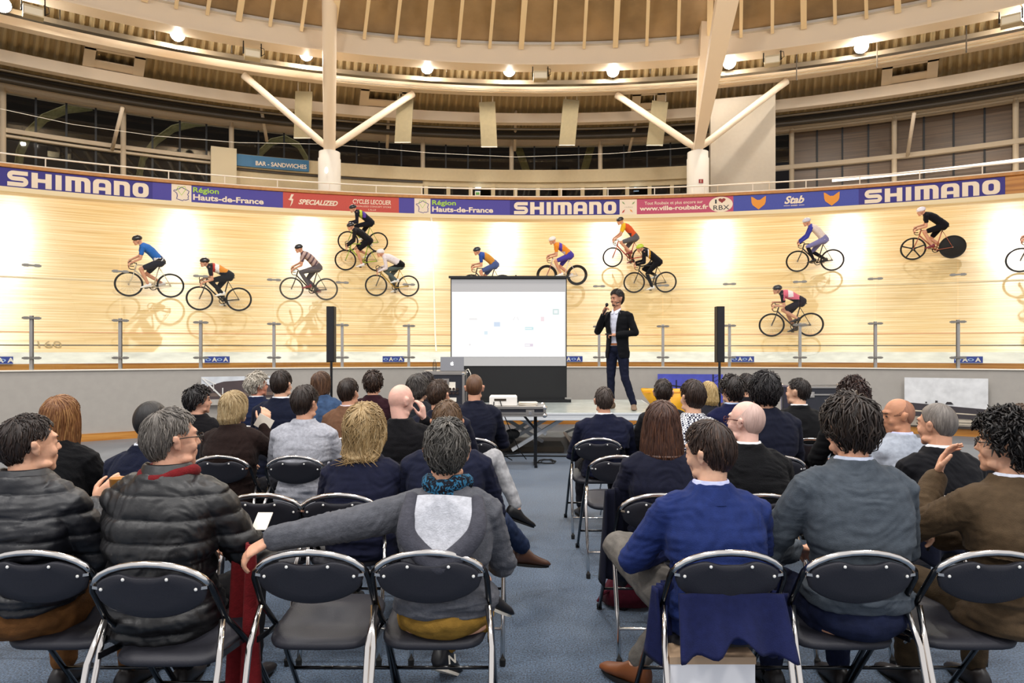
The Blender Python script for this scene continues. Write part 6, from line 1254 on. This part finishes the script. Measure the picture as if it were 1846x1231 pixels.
        if helmet != 'none': MB().tube([HT @ Vector((math.copysign(.078, k), y, z)) for k in (1,) for y, z in ((-.01, .02), (.03, -.06), (.05, -.11))], .004, 5).build('strap', M['blackplastic'], ho)
    root.matrix_basis = MX; return root
RID = [  # rear contact, front contact (pixels), label words, bicycle, rider
 ((306, 538), (235, 534), 'blue-jersey rider, farthest left', dict(frame_c='d8cdb8', thick=1.), dict(sz=1.42, sx=.66, jersey='2f68b4', shorts='23222a', helmet='1c1614', panels=[('e6e8ee', lambda x, y, z: (x < .40) & (z > 1.0) & (z < 1.10) & (abs(y) > .06))])),
 ((428, 562), (363, 559), 'crouching rider in orange and black, second from left', dict(frame_c='141416'), dict(sz=1.26, sx=.74, low=1, drops=1, jersey='d98a30', shorts='1a1a1e', legc='long', helmet='141414', shoes='f0ece6', crank=1.2, headp=.05, panels=[('e8e4e0', lambda x, y, z: (x > .5) & (x < .6)), ('b83a30', lambda x, y, z: (x > .6) & (x < .66)), ('1a1a20', lambda x, y, z: (x > .66) | ((z < 1.1) & (x < .5)))])),
 ((585, 543), (529, 539), 'rider in pale checked jersey and grey leggings', dict(frame_c='3a3430', rim='4a4640'), dict(sz=1.42, sx=.66, jersey='b09890', shorts='5a5458', legc='long', helmet='141318', shoes='8a3a3c', crank=.6, panels=[('5e4a50', lambda x, y, z: ((x * 14 + z * 9) % 2 < .8))])),
 ((681, 453), (628, 455), 'rider in black and green just below the red banner', dict(frame_c='8aa63a'), dict(sz=1.35, sx=.70, low=1, jersey='1b1a26', shorts='17171f', legc='long', helmet='15151c', long_=True, crank=.9, panels=[('b8c848', lambda x, y, z: (x > .52) & (x < .60)), ('5a3f9a', lambda x, y, z: (x > .40) & (x < .50) & (z > 1.15))])),
 ((682, 488), (620, 489), 'rider in black shorts on a lime green bicycle', dict(frame_c='9abb2e'), dict(sz=1.34, sx=.70, low=1, drops=1, jersey='1c1a1c', shorts='121216', helmet='18161a', long_=True, crank=-.9)),
 ((736, 535), (678, 534), 'rider in white jersey with white helmet on a yellow bicycle', dict(frame_c='c9a236', fork_c='2a2a2e'), dict(sz=1.27, sx=.74, low=1, drops=1, jersey='ddd3d4', shorts='4e5a5a', legc='long', helmet='e4dcda', long_=True, crank=1.5, headp=.1, pants2=[('0d0d10', lambda x, y, z: z > .95)])),
 ((905, 533), (850, 532), 'rider in blue and orange behind the projection screen', dict(frame_c='2a2a2e'), dict(sz=1.34, sx=.70, low=1, jersey='c98a38', shorts='4a5a8c', helmet='18202c', sleeves=None, panels=[('2f4f9c', lambda x, y, z: x > .58)])),
 ((1040, 518), (985, 511), 'rider in orange and purple with pale helmet at the screen corner', dict(frame_c='efe6e0', fork_c='b06a6a', thick=2.6), dict(sz=1.36, sx=.70, jersey='e58a28', shorts='4a3f9c', helmet='e8e0d8', shoes='f2f2f2', crank=.2, panels=[('5a3fa4', lambda x, y, z: (x > .50) & (x < .60)), ('d8c8d0', lambda x, y, z: (z < 1.12) & (x > .40))])),
 ((1156, 481), (1105, 482), 'rider in yellow and red high on the banking above the presenter', dict(frame_c='b03a34'), dict(sz=1.44, sx=.64, jersey='d8592c', shorts='5e5c60', helmet='1a1418', shoes='7a2426', crank=1.3, panels=[('e8b828', lambda x, y, z: (x > .58)), ('4a3a40', lambda x, y, z: (z < 1.15) & (x > .38))])),
 ((1201, 528), (1141, 528), 'rider in black with lime helmet right above the presenter', dict(frame_c='1a1818'), dict(sz=1.36, sx=.70, low=1, jersey='15131a', shorts='111116', legc='long', helmet='b9cc34', long_=True, crank=-1.2, panels=[('d89a2c', lambda x, y, z: (x > .50) & (x < .55)), ('d8d8dc', lambda x, y, z: (x > .55) & (x < .58))])),
 ((1501, 489), (1435, 490), 'rider in blue and white with dark socks, right of centre', dict(frame_c='1a1a20'), dict(sz=1.44, sx=.64, jersey='dcccc4', shorts='7c7aa8', legc='17141c', helmet='c8c4cc', long_=True, shoes='141216', crank=.1, panels=[('3b3f9c', lambda x, y, z: (x > .60) | (abs(y) > .19))])),
 ((1459, 608), (1391, 606), 'crouching rider in pink and white, lowest on the track', dict(frame_c='3a3034'), dict(sz=1.27, sx=.74, low=1, jersey='d8687c', shorts='241c24', helmet='1a1a20', shoes='1c1816', crank=1.7, headp=.05, panels=[('eadcdc', lambda x, y, z: (x > .45) & (x < .58) & (z > 1.15)), ('17151c', lambda x, y, z: (x > .70) | (z < 1.08))])),
 ((1717, 467), (1644, 468), 'black-suited rider with a black disc rear wheel, far right', dict(frame_c='b4644e', disc=True), dict(sz=1.36, sx=.70, low=1, drops=0, jersey='111016', shorts='111016', helmet='e6dee4', shoes='7a2430', crank=.4)),
 ((1912, 489), (1850, 490), 'rider leaving the right frame edge, front wheel in view', dict(frame_c='1a1a20'), dict(sz=1.36, sx=.70, jersey='34557c', shorts='17171c', helmet='f0f0f0', crank=.4)),
]
for k, (rc_, fc_, lb, bk_, rk_) in enumerate(RID):
    px, py = (rc_[0] + fc_[0]) / 2, (rc_[1] + fc_[1]) / 2; _, th, r_ = track_pt(px, py)
    z_ = np.interp(r_, [a for a, b in TRK], [b for a, b in TRK]); dth = .49 / (kx(r_) * r_ * FAR)
    A_, B_ = P(th + dth, r_, z_, 1), P(th - dth, r_, z_, 1); fx = (B_ - A_).normalized(); inw = Vector((CX - A_.x, CY - A_.y, 0)).normalized()
    up = (Vector((0, 0, 1)) + inw * .33); up = (up - fx * up.dot(fx)).normalized(); yv = up.cross(fx); MX = Matrix((( fx.x, yv.x, up.x, A_.x), (fx.y, yv.y, up.y, A_.y), (fx.z, yv.z, up.z, A_.z + .006), (0, 0, 0, 1)))
    cr_ = rk_.get('crank', 0.); bicycle(MX, 'bicycle of the ' + lb, crank=cr_, **bk_); rider(MX, lb, seed=k + 1, **rk_)
